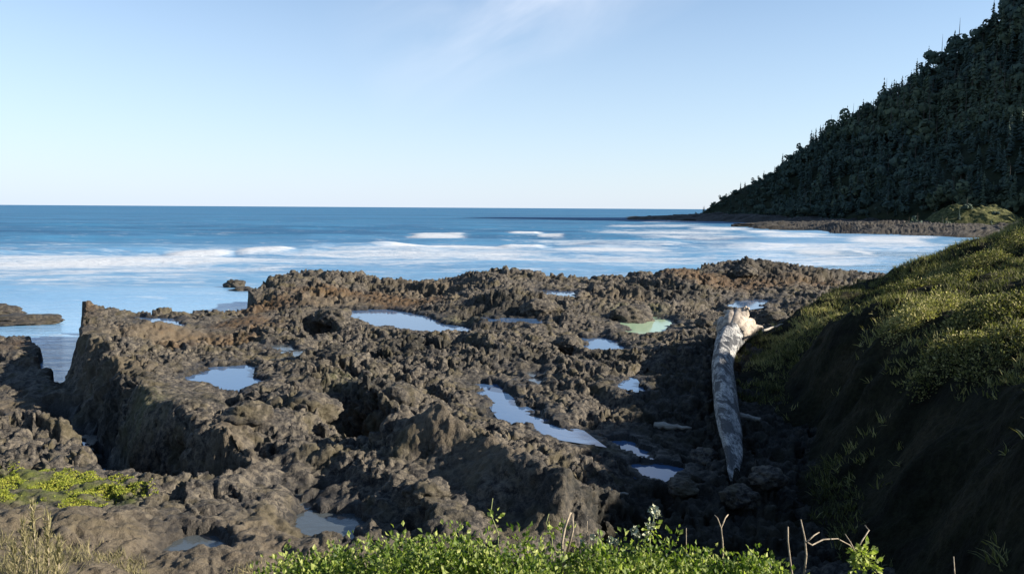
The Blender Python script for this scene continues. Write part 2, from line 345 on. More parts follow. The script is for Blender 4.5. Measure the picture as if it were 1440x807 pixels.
POOLS = [  # level, material, outline (pixels aimed at), name, label
    (1.6, 'P', [(486, 436), (545, 435), (592, 446), (662, 464), (640, 470), (575, 468), (528, 459), (505, 448)], 'wide tide pool reflecting pale sky in the middle of the rocks'),
    (2.0, 'P', [(268, 530), (305, 513), (352, 518), (374, 538), (342, 556), (300, 546)], 'round tide pool on top of the big left hand rock'),
    (1.7, 'P', [(662, 543), (702, 543), (728, 566), (765, 588), (805, 600), (838, 622), (780, 612), (716, 594), (690, 562)], 'long slanting tide pool beside the shaded ledge'),
    (1.6, 'P', [(812, 474), (876, 479), (868, 494), (830, 495)], 'small blue tide pool left of the milky green one'),
    (1.7, 'G', [(866, 449), (905, 445), (936, 450), (944, 468), (880, 470)], 'milky green tide pool among the far rocks'),
    (1.9, 'P', [(1026, 428), (1045, 422), (1078, 420), (1070, 431), (1045, 436)], 'bright tide pool beyond the root end of the log'),
    (2.1, 'D', [(398, 690), (440, 695), (486, 735), (494, 775), (440, 780), (420, 740)], 'shallow wet hollow above the green shrubs'),
    (1.9, 'D', [(722, 520), (758, 522), (764, 538), (735, 540)], 'small grey puddle beyond the long tide pool'),
    (1.45, 'P', [(846, 619), (872, 617), (920, 633), (916, 644), (878, 636)], 'narrow puddle in the edge of the bank shadow'),
    (1.42, 'P', [(897, 653), (925, 650), (962, 656), (970, 667), (935, 670), (912, 667)], 'small puddle in the bank shadow'),
    (2.6, 'D', [(222, 745), (262, 738), (330, 760), (322, 792), (240, 800)], 'dark puddle at the foot of the dry slope'),
    (0.35, 'P', [(-260, 592), (0, 596), (60, 612), (108, 624), (100, 640), (60, 634), (0, 622), (-260, 640)], 'blue pool in the gully at the left edge'),
    (1.8, 'P', [(196, 447), (250, 450), (262, 457), (205, 456)], 'thin streak of water on the left rock shelf'),
    (2.05, 'D', [(372, 484), (420, 482), (432, 500), (385, 503)], 'shadowed puddle left of the wide tide pool'),
    (1.95, 'P', [(868, 536), (890, 534), (896, 546), (876, 549)], 'tiny pale puddle at the corner of the shadow'),
    (1.95, 'P', [(686, 447), (750, 449), (752, 454), (690, 452)], 'thin bright streak of water right of the wide pool'),
    (2.15, 'P', [(765, 408), (800, 410), (808, 417), (772, 415)], 'narrow bright pool near the seaward rocks'),
]
TRENCH = [
    (W([(122, 560, 1.5), (150, 610, 1.4), (185, 655, 1.4), (225, 695, 1.4)]), 0.7, 1.0),  # points, half width, depth
    (W([(440, 535, 2.4), (475, 568, 2.2), (530, 608, 2.0), (640, 660, 1.7), (740, 712, 1.5), (800, 762, 1.4)]), 1.15, 1.7),
    (W([(560, 572, 3), (640, 612, 3), (720, 650, 3), (800, 680, 2.9), (830, 690, 2.8)]), 1.5, -0.75),
    (W([(188, 585, 2.6), (215, 640, 2.2), (250, 690, 1.8), (290, 712, 1.8)]), 1.0, 1.9),
    (W([(95, 556, .8), (130, 600, .8), (160, 650, .8), (230, 700, 1.4)]), 1.1, 1.6),
    (W([(395, 492, 2.2), (470, 498, 2.0), (550, 500, 2.0)]), 0.7, 0.9),
    (W([(425, 442, 2.2), (455, 462, 2.2)]), 0.9, 1.3),
    (W([(655, 432, 2.3), (770, 428, 2.2)]), 1.0, 0.9),
    (W([(320, 560, 2.4), (335, 600, 2.4)]), 0.4, 0.8),
    (W([(520, 475, 1.8), (640, 482, 1.8), (700, 500, 2)]), 0.6, 0.5),
    (W([(560, 520, 2.3), (640, 560, 2.3), (700, 600, 2.3)]), 0.5, 0.6),
    (W([(350, 620, 2.6), (420, 690, 2.3)]), 0.6, 0.35),
    (W([(510, 700, 2.6), (550, 770, 2.4)]), 0.7, 0.6),
    (W([(1080, 400, 2.3), (1200, 395, 2.3)]), 1.0, 0.8),
    (W([(860, 400, 2.3), (940, 405, 2.3)]), 0.9, 0.9),
    (W([(560, 400, 2.1), (640, 405, 2.2)]), 0.9, 0.7),
    (W([(955, 425, 2.2), (1000, 420, 2.2)]), 0.8, 0.8),
    (W([(780, 470, 1.9), (800, 500, 2)]), 0.5, 0.7),
]
MOUNDS = [(W([q])[0], r, h) for q, r, h in [((735, 415, 2.9), 2.6, 0.9), ((880, 430, 2.6), 1.7, 0.9), ((450, 435, 2.6), 1.6, 0.7), ((1048, 372, 3.4), 1.2, 0.9), ((660, 610, 3.0), 1.2, 0.35),
          ((790, 640, 2.9), 1.1, 0.4), ((420, 390, 2.8), 3.0, 0.5), ((700, 390, 3.0), 4.0, 0.5), ((470, 540, 2.8), 0.9, 0.4), ((300, 620, 2.9), 1.2, 0.3),
          ((960, 385, 3), 3.5, 0.5), ((1090, 385, 3), 4, 0.3)]]

def bank_height(x, y):
    ys = [-12, 3, 8, 13, 18, 23, 28, 33, 37, 42, 50]
    f = lambda v: np.interp(y, ys, v)
    w = 0.7 * vnoise(x * .25 + 9, y * .35) + 0.35 * vnoise(x * .8, y * .9 + 4)
    x0 = f([2.5, 2.9, 3.6, 4.8, 6.0, 7.2, 8.5, 9.3, 11.5, 16, 30]) + w * .6
    x1 = f([8, 8.1, 8.5, 9.2, 10, 11, 12.2, 14.2, 16.8, 22, 40]) + w
    z0 = f([1.3, 1.3, 1.3, 1.3, 1.3, 1.4, 2.2, 2.5, 2.3, 1, -1])
    z1 = f([5.8, 5.5, 5.4, 5.35, 5.2, 4.95, 4.4, 4.3, 4.75, 4.2, -1])
    z2 = f([9, 9, 8.9, 8.8, 8.7, 8.6, 8.6, 8.6, 8.5, 5.5, -1.5])
    a = np.clip((x - x0) / (x1 - x0), 0, 1); a = a + 0.12 * np.sin(a * math.pi * 2) * -1
    face = z0 + (z1 - z0) * a
    top = z1 + (z2 - z1) * np.clip((x - x1) / (25.5 - x1), 0, 1.3)
    z = np.where(x < x1, face, top)
    z = z + 0.42 * fbm(x * .45, y * .45, o=4) * sst(x0 - .5, x0 + 1.5, x) + 0.10 * fbm(x * 1.9, y * 1.9 + 5, o=4)
    return np.where(x < x0 - 0.4, -5, z)
def bluff_height(x, y):
    z = np.interp(y + 0.25 * vnoise(x * .7, y * .5), [-20, 0, 2, 3.5, 6, 7.0, 8.2, 10.5, 12.5], [7, 6.45, 6.25, 5.9, 4.85, 4.35, 3.2, 1.6, -1])
    z = z - np.interp(x, [-9, -4.5, -2], [0.6, 0.25, 0]) - np.interp(x, [2.2, 4], [0, 1.0])
    return z + 0.06 * fbm(x * 2, y * 2, o=3)
def shelf_base(x, y):
    num = 0; den = 0
    for (cx_, cy_, cz) in CTRL:
        d2 = (x - cx_) ** 2 + (y - cy_) ** 2
        s = 0.02 * (1 + cy_ * cy_ / 200.0)
        w = 1.0 / (d2 + s + 0.15) ** 1.9
        num = num + w * cz; den = den + w
    return num / den
def rock_height(x, y):
    # jagged warp so that outlines drawn with few points become ragged
    wx = x + 0.32 * fbm(x * .5, y * .5 + 40, o=2)
    wy = y + 0.40 * fbm(x * .5 + 30, y * .5, o=2)
    h = shelf_base(wx, wy)
    far = sst(20, 45, y)
    smooth = np.zeros_like(h)
    for (q, r_) in SMOOTH: smooth = np.maximum(smooth, 1 - sst(r_ * .5, r_, np.hypot(wx - q[0], (wy - q[1]) * .6)))
    smooth = np.maximum(smooth, sst(13.5, 11.5, y + .4 * fbm(x * .4, y * .4, o=3)) * sst(-1.0, -2.2, x)); ks = 1 - .8 * smooth
    # slabs split by joints, long axis running away to the left
    ca, sa = math.cos(0.55), math.sin(0.55)
    rx, ry = wx * ca + wy * sa, -wx * sa + wy * ca
    f1, f2, cid = worley(rx / 1.9, ry / 3.4)
    h = h + ks * (cid - 0.5) * (0.16 + 0.2 * far) - 0.26 * ks * (1 - sst(0.0, 0.25, f2 - f1)) * sst(0.3, 0.6, cid)
    g1, g2, gid = worley(rx / 0.8 + 5, ry / 1.25)
    h = h + ks * (gid - 0.5) * 0.10 - 0.12 * ks * (1 - sst(0.0, 0.25, g2 - g1))
    h = h + 0.22 * fbm(wx * .38, wy * .38 + 7, o=3)
    st = 0.34; hh_ = (h + 0.25 * fbm(wx * .7, wy * .7 + 3, o=3) + wx * .05) / st; fr = hh_ - np.floor(hh_)
    h = h + st * (sst(.62, .98, fr) - fr) * .8 * ks * sst(-.1, .3, vnoise(wx * .25 + 8, wy * .25) + .25)
    for pts, w, dep in TRENCH:
        d, t = seg_dist(wx, wy, pts); h = h - dep * (1 - sst(w * .15, w * 1.15, d)) * (0.5 + 0.5 * np.sin(np.clip(t * 6, 0, 1) * 1.57) * np.sin(np.clip((1 - t) * 6, 0, 1) * 1.57))
    for q, r_, hh in MOUNDS: h = h + hh * (1 - sst(0, r_, np.hypot(wx - q[0], wy - q[1])))
    s = poly_sdf(wx, wy, OUT)
    low = sst(2.0, 1.0, h)
    h = -1.6 + (h + 1.6) * sst(-0.15, 0.35, s)
    low = poly_sdf(wx, wy, LOWP); cap = 0.75 + 0.25 * fbm(x * .6, y * .6, o=4); h = np.where(low > -1.2, np.minimum(h, cap + 3.0 * sst(0.0, -1.2, low)), h)
    ch = poly_sdf(x + 0.25 * vnoise(x * 1.3, y * 1.3), y + .3 * vnoise(x, y + 8), CHAN); h = h + (np.minimum(h, -0.7) - h) * sst(-0.25, 0.15, ch)
    wet = (1 - sst(0.2, 1.0, h)) * sst(-5, 10, y)
    near = sst(-.6, 0, low) * .5
    gl = poly_sdf(x + fbm(x * .5, y * .5, o=4) * 1.2, y, SHADE_POLY); weed = .9 * sst(-.9, .8, gl)  # here the weed mask paints the bank's shade on the gully floor
    for lv, k, pp, lab in POOLS:
        P = W([(a, b, lv) for a, b in pp]); s = poly_sdf(wx * .5 + x * .5, wy * .5 + y * .5, P); bs = .35 + .012 * P[0][1]; s = s + bs * (.8 * fbm(x * 1.1, y * 1.1 + lv, o=4) + (.55 if k == 'D' else 0) * fbm(x * 2.2, y * 2.2 + 5, o=3) - (.2 if k == 'D' else -0.22))
        big = 0.25 + 0.02 * abs(P[0][1])
        h = np.where(s > 0, np.minimum(h, lv - 0.28 * sst(0, big, s) + 0.02), h)
        rim = sst(-1.3, 0, s) * (s <= 0)
        h = np.where(s <= 0, np.maximum(h, lv + 0.05 + 0.10 * np.abs(vnoise(x * 2, y * 2)) - 0.9 * np.maximum(0, -s - 0.35)), h)
        if k != 'D' and lv > .5: h = np.where((s < 0) & (s > -7), np.minimum(h, lv + 0.14 + 0.17 * -s + 1.1 * np.maximum(0, -s - 3.2)), h)
        if k == 'D': h = np.where((s < 0) & (s > -5), np.minimum(h, lv + 0.10 + 0.42 * -s + 1.1 * np.maximum(0, -s - 2)), h)
        wet = np.maximum(wet, sst(-0.5, 0.1, s) * 0.8); near = np.maximum(near, sst(-1.6, -0.1, s))
    return h, np.maximum(smooth, near), wet, weed
SMOOTH = [(W([q])[0], r_) for q, r_ in [((230, 540, 2.8), 3.2), ((690, 700, 2.2), 2.6), ((620, 660, 2.2), 1.6), ((40, 540, .8), 4), ((300, 460, 1.8), 4), ((100, 770, 3.4), 3.6), ((300, 770, 3.0), 2.2), ((30, 690, 2.8), 2.4), ((420, 740, 2.4), 1.6), ((330, 590, 3), 1.6), ((390, 640, 2.9), 1.2), ((740, 745, 2.1), 1.8)]]

# polar grid around the viewpoint, finer where the picture looks
az = np.concatenate([np.linspace(R(-52), R(-34.6), 50)[:-1], np.linspace(R(-34.6), R(34.6), 820), np.linspace(R(34.6), R(52), 50)[1:]])
rr = np.concatenate([1.2 * np.exp(np.arange(0, math.log(8 / 1.2), 0.011)), 8 * np.exp(np.arange(0, math.log(40 / 8), 0.0032)), 40 * np.exp(np.arange(0, math.log(112 / 40), 0.0041))])
A, RR = np.meshgrid(az, rr); GX = (RR * np.sin(A)).astype(np.float64); GY = RR * np.cos(A)
H, SM, WET, GULLY_SHADE = rock_height(GX, GY)
HB = bank_height(GX, GY); HF = bluff_height(GX, GY)
print('heights', time.time() - T0, GX.shape)
Hm = np.maximum(np.maximum(H, HB), HF); kind = np.argmax(np.stack([H + 0.0, HB, HF]), 0)
Pg = np.stack([GX, GY, Hm], -1)
def grid_normals(Pg):
    n = np.cross(np.gradient(Pg, axis=1), np.gradient(Pg, axis=0)); n /= np.linalg.norm(n, axis=-1, keepdims=True) + 1e-12
    n[n[..., 2] < 0] *= -1; return n
nn = grid_normals(Pg)
for _ in range(3):
    for ax_ in (0, 1): nn = (np.roll(nn, 1, ax_) + 2 * nn + np.roll(nn, -1, ax_)) / 4
nn /= np.linalg.norm(nn, axis=-1, keepdims=True)
x, y, z = (Pg[..., i].astype(np.float32) for i in range(3))
rock = kind == 0
ridg = 1 - np.abs(fbm(x * 1.1, y * 1.1, z * 1.6, o=3))
wq = [0.16 * fbm(x * 2.3 + o_, y * 2.3, z * 2.3, o=3) for o_ in (0, 31, 77)]; w1, w2, _ = worley((x + wq[0]) * 2.3, (y + wq[1]) * 2.3, (z + wq[2]) * 2.3)
v1, v2, _ = worley((x + wq[1] * .5) * 6.5, (y + wq[2] * .5) * 6.5, (z + wq[0] * .5) * 6.5)
p1, p2, _ = worley((x + wq[2] * .6) * 3.7 + 9, (y + wq[0] * .6) * 3.7, z * 3.0)
turb = 1 - 2 * np.abs(fbm(x * 2.9 + 70, y * 2.9, z * 2.9, o=5, g=.62))
hole = sst(0.35, 0.62, fbm(x * 1.9 + 20, y * 1.9, z * 2.4, o=3, g=.6))
disp = 0.26 * (ridg - 0.75) + 0.20 * (0.45 - w1) - 0.16 * (1 - sst(0, 0.25, w2 - w1)) + 0.085 * (0.45 - v1) + 0.14 * fbm(x * 4.1, y * 4.1, z * 4.1, o=4, g=.6)
pit = sst(0.25, 0.75, fbm(x * 1.7 + 50, y * 1.7, z * 1.7, o=3))
disp = disp * (0.45 + 0.95 * pit) - 0.10 * pit - 0.30 * hole * sst(.1, .5, pit + .2)
disp = disp + 0.13 * (turb - .35) * (0.5 + pit) - 0.17 * (1 - sst(0.12, 0.42, p1)) * (0.35 + pit)
disp = disp * (1 + 0.6 * (1 - np.clip(nn[..., 2], 0, 1)))
mask = rock * (1 - 0.62 * SM) * (1 - 0.6 * sst(0.5, 0.8, WET))
disp = disp * mask + (~rock) * 0.10 * fbm(x * 1.3, y * 1.3, z * 1.3, o=4, g=.6) * np.clip(RR / 6, 0.2, 1)
disp *= sst(1.5, 9, RR) * 0.9 + 0.1
Pg = Pg + nn * disp[..., None]
nn = grid_normals(Pg)
print('disp', time.time() - T0)
def blob(px, py, z, r, ay=1.0):
    q = at_z(px, py, z); return 1 - sst(0.25 * r, r, np.hypot(x - q[0], (y - q[1]) * ay) + 0.35 * r * fbm(x * 2 / r, y * 2 / r, o=3))
rust = np.zeros_like(x); tan = np.zeros_like(x); green = np.zeros_like(x)
for a in [(500, 412, 2.1, 5), (560, 420, 2, 4), (390, 420, 2.2, 4), (270, 480, 2, 3.5), (340, 460, 1.8, 3.5), (1050, 388, 3, 6), (980, 385, 3, 4), (90, 510, .8, 2.5), (60, 480, .8, 4), (1120, 390, 2.7, 4)]: rust = np.maximum(rust, blob(*a) * .85)
for a in [(60, 770, 3.5, 2.5), (200, 745, 3.1, 2), (330, 760, 3, 2), (180, 800, 3.6, 3), (20, 740, 3.2, 2), (470, 415, 2.4, 3), (230, 470, 2.2, 4), (150, 500, 2.8, 2), (60, 560, .9, 3), (250, 770, 3, 3), (120, 780, 3.5, 3), (700, 690, 2.2, 1.8), (330, 590, 3, 1.4), (880, 410, 2.5, 4), (600, 400, 2.3, 6), (1100, 385, 2.7, 5), (300, 650, 2.6, 1.4), (620, 665, 2.2, 1.2)]: tan = np.maximum(tan, blob(*a) * .8)
GREENS = [(20, 660, 2.6, .9), (60, 668, 2.6, 1.0), (100, 690, 2.65, 1.2), (150, 705, 2.65, .9), (10, 690, 2.8, .8)]
for a in GREENS: green = np.maximum(green, blob(*a) * .85)
for a in [(480, 515, 2.6, 1.2), (640, 455, 1.7, 2.5), (210, 545, 2.8, 2), (900, 440, 1.8, 2.5)]: green = np.maximum(green, blob(*a) * .28)
weed = GULLY_SHADE.copy()  # starts from the painted gully shade; dark patches are added next
for a in [(700, 428, 2.5, 5), (1050, 372, 3.4, 6), (1130, 378, 3, 5), (600, 485, 2, 3), (480, 500, 2.2, 2.5), (880, 428, 2.6, 3), (455, 450, 2.3, 2.2), (300, 560, 2.5, 1.5), (840, 500, 2, 2.5), (140, 590, 1, 2.2), (240, 680, 1.5, 1.6), (740, 500, 2.1, 2.5), (940, 405, 2.5, 4), (560, 400, 2.2, 3), (520, 540, 2.5, 1.6), (600, 780, 2.5, 1.6)]: weed = np.maximum(weed, blob(*a) * .75)
V = Pg.reshape(-1, 3); FG = grid_faces(*GX.shape)
fk = kind.reshape(-1)[FG].min(1); fk = np.where((kind.reshape(-1)[FG] == 0).any(1), 0, fk)
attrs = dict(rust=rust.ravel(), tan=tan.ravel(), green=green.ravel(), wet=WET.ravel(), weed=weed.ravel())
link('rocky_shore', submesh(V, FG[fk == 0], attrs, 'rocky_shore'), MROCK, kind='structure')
link('bank_terrain', submesh(V, FG[fk == 1], {}, 'bank_terrain'), MBANK, kind='structure')
link('foreground_ground', submesh(V, FG[fk == 2], {}, 'foreground_ground'), MBANK, kind='structure')
def ground(xs, ys):                 # height and normal of the built terrain
    a = np.arctan2(xs, ys); r_ = np.hypot(xs, ys)
    j = np.clip(np.searchsorted(az, a), 1, len(az) - 1); i = np.clip(np.searchsorted(rr, r_), 1, len(rr) - 1)
    return Pg[i, j, 2], nn[i, j], kind[i, j]
print('terrain', time.time() - T0)
for lv, k, pp, lab in POOLS:
    P = W([(a, b, lv) for a, b in pp]); c = np.mean([p[:2] for p in P], 0)
    pts = []
    for p in P:
        d = np.array(p[:2]) - c; l = np.linalg.norm(d); pts.append(list(c + d * (l + 0.5) / l) + [lv])
    me = bpy.data.meshes.new('tide_pool'); me.from_pydata(pts, [], [list(range(len(pts)))]); me.update()
    link('tide_pool_water', me, {'P': MPOOL, 'G': MPOOLG, 'D': MPOOLD}[k], kind='structure')

# ------------------------------------------------------------------ sea
saz = np.concatenate([np.linspace(R(-60), R(-35), 60)[:-1], np.linspace(R(-35), R(35), 760), np.linspace(R(35), R(60), 60)[1:]])
inv = np.concatenate([np.linspace(1 / 26., 1 / 2500., 620), np.geomspace(1 / 2500., 1 / 45000., 60)[1:]])
SA, SR = np.meshgrid(saz, 1 / inv); sx = SR * np.sin(SA); sy = SR * np.cos(SA)
ppx, ppy = project(np.stack([sx, sy, 0 * sx], -1))
wig = 1.8 * fbm(sx * .02, sy * .02, o=3)
foam = np.zeros_like(sx); lift = np.zeros_like(sx)
def strip(x0, y0, x1, y1, th, s, hgt=0.0, bend=0.0):
    global foam, lift
    t = (ppx - x0 + 5 * vnoise(sx * .05, sy * .2)) / (x1 - x0); yc = y0 + (y1 - y0) * t + bend * np.sin(np.clip(t, 0, 1) * math.pi)
    e = sst(-0.05, 0.3, t) * sst(1.05, 0.7, t)
    d = (ppy - yc + wig * min(1, th / 5)) / th
    foam = np.maximum(foam, s * e * np.exp(-d ** 2 * 1.2))
    if hgt: lift = np.maximum(lift, hgt * e * np.exp(-np.where(d < 0, (d * 1.2) ** 2, (d * .9) ** 2)))
for q in [(-300, 378, 500, 366, 7, .85), (-200, 372, 300, 360, 5, .6), (225, 358.5, 335, 356, 3, 1.15, .55), (325, 355, 418, 352.5, 2.6, 1.15, .5), (380, 356, 560, 358, 3, .5), (-100, 386, 480, 376, 3, .45), (0, 392, 200, 388, 2, .35), (0, 400, 330, 385, 8, .22),
          (565, 333, 662, 334, 2.6, 1.15, .6), (708, 330, 770, 331, 2.6, 1.15, .6), (755, 333, 800, 335, 2, .9), (600, 332.5, 740, 331.5, 2.4, .0, .7), (490, 346, 770, 349, 4, .95), (700, 347, 775, 347, 3.4, 1.3, .5), (430, 356, 800, 358, 5, .6), (770, 352, 945, 352, 4, .95),
          (560, 363, 1000, 364, 5, .5), (800, 326, 1060, 328, 3, .75), (830, 319, 1000, 317, 2, .65), (880, 333, 1080, 334, 3.5, .8), (700, 340, 1080, 342, 3, .55), (900, 311.5, 990, 311, 1.6, .9), (960, 320, 1060, 322, 2.5, .9),
          (1060, 330, 1200, 336, 2.5, .85), (1035, 324, 1180, 332, 1.5, 1.0), (1180, 333.5, 1330, 335, 1.5, .9), (880, 306, 990, 308, 1.0, .9), (1000, 346, 1250, 350, 5, .5), (1180, 337, 1320, 341, 2.4, .85), (1110, 354, 1190, 358, 4, .75), (1195, 352, 1235, 362, 3, .7), (1150, 344, 1340, 348, 3, .45), (1060, 316.5, 1110, 321, 2.5, .8), (1020, 365, 1250, 366, 6, .35),
          (830, 372, 1000, 366, 4, .4), (380, 372, 700, 372, 4, .4), (180, 345.5, 420, 341, 1.6, .28), (420, 343, 560, 341, 1.6, .3), (0, 345, 160, 343, 1.4, .2), (200, 330, 420, 328, 1.2, .15), (-200, 361, 260, 353, 2.6, .0, 1.0), (400, 351, 600, 345, 2.4, .0, .9), (380, 336, 590, 333, 2.0, .0, 1.1), (740, 334, 980, 337, 2.2, .0, .9), (780, 345, 1000, 345, 2.2, .35, .8), (-100, 338, 300, 334, 2.0, .0, .9), (300, 322, 700, 320, 1.4, .0, 1.1), (-100, 318, 260, 317, 1.3, .0, 1.0), (450, 352.5, 640, 353, 2.0, .5, .5)]: strip(*q)
foam = foam + 0.17 * sst(335, 350, ppy) * sst(420, 390, ppy) + 0.10 * sst(800, 950, ppx) * sst(312, 325, ppy) * sst(400, 370, ppy)
so_ = np.full(sx.shape, -99.0); nr_ = SR < 130; so_[nr_] = poly_sdf(sx[nr_] + .8 * vnoise(sx[nr_] * .8, sy[nr_] * .8), sy[nr_], OUT)
foam = np.maximum(foam, .80 * sst(-3.2, -.6, so_) * sst(62, 72, sy))
amp = 0.40 * sst(6000, 500, SR) * sst(40, 120, SR)
ph = (sy + 0.10 * sx + 6 * vnoise(sx * .012, sy * .02)) 
swell = amp * (np.sin(ph / 3.6) * .5 + np.sin(ph / 6.1 + 2) * .9 + .5 * vnoise(sx * .08, sy * .2)) * sst(900, 150, SR)
swell += 0.05 * sst(60, 100, SR) * sst(400, 100, SR) * fbm(sx * .5, sy * 1.0, o=3)
shore = sst(95, 60, SR) * 0.55 + 0.45 * sst(230, 110, SR)
shore = np.clip(shore + 0.55 * sst(980, 1150, ppx) * sst(315, 330, ppy), 0, 1)
sz = swell + lift + 0.1 * lift * fbm(sx * .3, sy * .3, o=3)
me = mesh_np('sea', np.stack([sx, sy, sz], -1).reshape(-1, 3), grid_faces(*sx.shape))
fattr(me, 'foam', foam.ravel()); fattr(me, 'shallow', shore.ravel())
link('sea', me, MSEA, kind='structure')
print('sea', time.time() - T0)

# ------------------------------------------------------------------ headland
sil = [(985, 301), (1000, 290), (1040, 266), (1090, 238), (1100, 226), (1135, 208), (1145, 195), (1200, 165), (1240, 138), (1300, 97), (1350, 70), (1400, 25), (1425, 8), (1500, -45), (1650, -130), (1900, -200)]
spx = [q[0] for q in sil]
def head_line(px):
    px = np.asarray(px, float); py = np.interp(px, spx, [q[1] for q in sil]) + 9 * sst(1030, 1110, px)
    dr = np.interp(px, [985, 1100, 1300, 1440, 1900], [700, 700, 640, 600, 560])
    db = np.interp(px, [985, 1010, 1100, 1280, 1440, 1900], [690, 660, 520, 400, 340, 240])
    dirs = fwd[None] + right[None] * ((px - 720) / F)[:, None] + up[None] * ((403.5 - py) / F)[:, None]
    k = dirs / dirs[:, 1:2]
    return k[:, 0], np.maximum(CAM[2] + k[:, 2] * dr, 0.8), dr, db
hp = np.concatenate([np.linspace(975, 1500, 420), np.linspace(1502, 1900, 80)]); hx, hz, hdr, hdb = head_line(hp)
tt = np.concatenate([np.linspace(-0.06, 1, 150), np.linspace(1.01, 1.9, 40)])
Tm, HX = np.meshgrid(tt, hx, indexing='ij'); _, HZ = np.meshgrid(tt, hz, indexing='ij'); DR = np.broadcast_to(hdr, HX.shape); DB = np.broadcast_to(hdb, HX.shape)
def hprof(t):
    return np.where(t < 0, t * 0.5, np.where(t <= 1, 0.04 * sst(0, .05, t) + 0.96 * np.clip(t, 0, 1) ** 1.05, 1 - 0.55 * (t - 1)))
DD = DB + (DR - DB) * Tm; hX = HX * DD; hY = DD
nz = fbm(hX * .012, hY * .012, o=5) * 15 * np.clip(HZ / 60, .05, 1) * np.sin(np.clip(Tm, 0, 1) * math.pi) ** .6
gul = -np.abs(fbm(hX * .02 + 9, hY * .008, o=3)) * 20 * np.clip(HZ / 60, .0, 1) * np.sin(np.clip(Tm, 0, 1) * math.pi)
hZ = HZ * hprof(Tm) + nz + gul + np.where(Tm < 0.08, 1, 0) * 0.8 * fbm(hX * .1, hY * .1, o=3)
hV = np.stack([hX, hY, hZ], -1)
link('headland_hill', mesh_np('headland', hV.reshape(-1, 3), grid_faces(*HX.shape)), MHEAD, kind='structure')
hN = grid_normals(hV)

# rocky foreshore under the headland and the reef off its tip
def strip_land(name, top, front, back, hmax, mat, n=520, mrow=110, seed=0, rough=1.0):
    """irregular low rock platform between two shorelines given as (px, distance)"""
    px = np.linspace(front[0][0], front[-1][0], n); f_ = np.interp(px, *zip(*front)); b_ = np.interp(px, *zip(*back)); hh = np.interp(px, *zip(*top))
    t = np.linspace(0, 1, mrow); T, Fm = np.meshgrid(t, f_, indexing='ij'); Bm = np.broadcast_to(b_, T.shape); HH = np.broadcast_to(hh, T.shape)
    D = Fm + (Bm - Fm) * T; xx = D * np.broadcast_to((px - 720) / F, T.shape)
    D = D + 5 * fbm(xx * .05 + seed, D * .05, o=3) * rough
    zz = -0.8 + (HH + .8) * np.clip(np.sin(T * math.pi) * 3, 0, 1) * (0.75 + .6 * fbm(xx * .06 + seed, D * .12, o=5, g=.6)) + 0.9 * np.abs(fbm(xx * .16, D * .4, o=5, g=.65)) - .2
    e = sst(0, .06, (px - px[0]) / (px[-1] - px[0])) * sst(0, .02, (px[-1] - px) / (px[-1] - px[0])); zz = -0.8 + (zz + .8) * e[None]
    return link(name, mesh_np(name, np.stack([xx, D, zz], -1).reshape(-1, 3), grid_faces(*T.shape)), mat, kind='structure')
strip_land('foreshore_rocks', [(1035, 1.2), (1100, 2.2), (1200, 3.0), (1500, 3.5)], [(1035, 330), (1090, 320), (1200, 262), (1350, 235), (1560, 215)], [(1035, 420), (1200, 480), (1350, 400), (1560, 360)], 3, MROCK2)
strip_land('foreshore_reef', [(880, 1.0), (940, 2.2), (1000, 4), (1300, 3)], [(868, 560), (985, 530), (1100, 440), (1300, 360)], [(868, 760), (985, 760), (1300, 560)], 3, MROCK2, seed=30)
# sunlit grassy knoll at the foot of the headland
kx, kd = (1335 - 720) / F * 330, 330.0
u_ = np.linspace(-1, 1, 90); UX, UY = np.meshgrid(u_, u_); rr_ = np.hypot(UX, UY)
kz = np.clip(1 - rr_ ** 2.2, -.1, 1) * (9.5 + 2.6 * fbm(UX * 2.6, UY * 2.6, o=5, g=.62)) + 1.5 * np.clip(UX, 0, 1)
link('grassy_knoll', mesh_np('knoll', np.stack([kx + 8 + UX * 21, kd + UY * 22, kz], -1).reshape(-1, 3), grid_faces(90, 90)), MKNOLL, kind='structure')

# ------------------------------------------------------------------ conifers
def conifer_parts(seed, h=14.0, w=3.1, layers=13, per=9):
    r_ = np.random.RandomState(seed); V = []; Fc = []; tint = []
    for l in range(layers):
        f = l / (layers - 1.0); zc = h * (0.10 + 0.90 * f); rad = w * (1 - f) ** 0.8 * (0.75 + .5 * r_.rand()) + 0.15
        for k in range(max(4, int(per * (1 - .5 * f)))):
            a = r_.rand() * 2 * math.pi; rl = rad * (0.6 + .55 * r_.rand()); dz = -0.28 * rl - .3 * r_.rand(); hw = 0.30 * rl + .22
            c, s = math.cos(a), math.sin(a); zz = zc + r_.randn() * .25; b = len(V)
            V += [(0, 0, zz + .75), (c * rl * .6 - s * hw, s * rl * .6 + c * hw, zz + dz * .5 - .1), (c * rl, s * rl, zz + dz), (c * rl * .6 + s * hw, s * rl * .6 - c * hw, zz + dz * .5 - .35)]
            Fc.append((b, b + 1, b + 2, b + 3)); tint += [min(1, max(0, .3 + .25 * r_.randn()))] * 2 + [min(1, max(0, .55 + .25 * r_.randn()))] * 2
    n = 6; tv = []; tf = []
    for i, (zz, q) in enumerate([(-1.5, .30), (h * .5, .17), (h * .97, .03)]):
        for k in range(n): tv.append((q * math.cos(k * 2 * math.pi / n), q * math.sin(k * 2 * math.pi / n), zz))
    for i in range(2):
        for k in range(n): tf.append((i * n + k, i * n + (k + 1) % n, (i + 1) * n + (k + 1) % n, (i + 1) * n + k))
    return np.array(V), np.array(Fc), np.array(tint), np.array(tv), np.array(tf)
PROTO = [conifer_parts(s, *a) for s, a in enumerate([(17, 3.7), (14, 3.9), (20, 3.9), (11, 3.6, 9, 10), (16, 3.2)])]
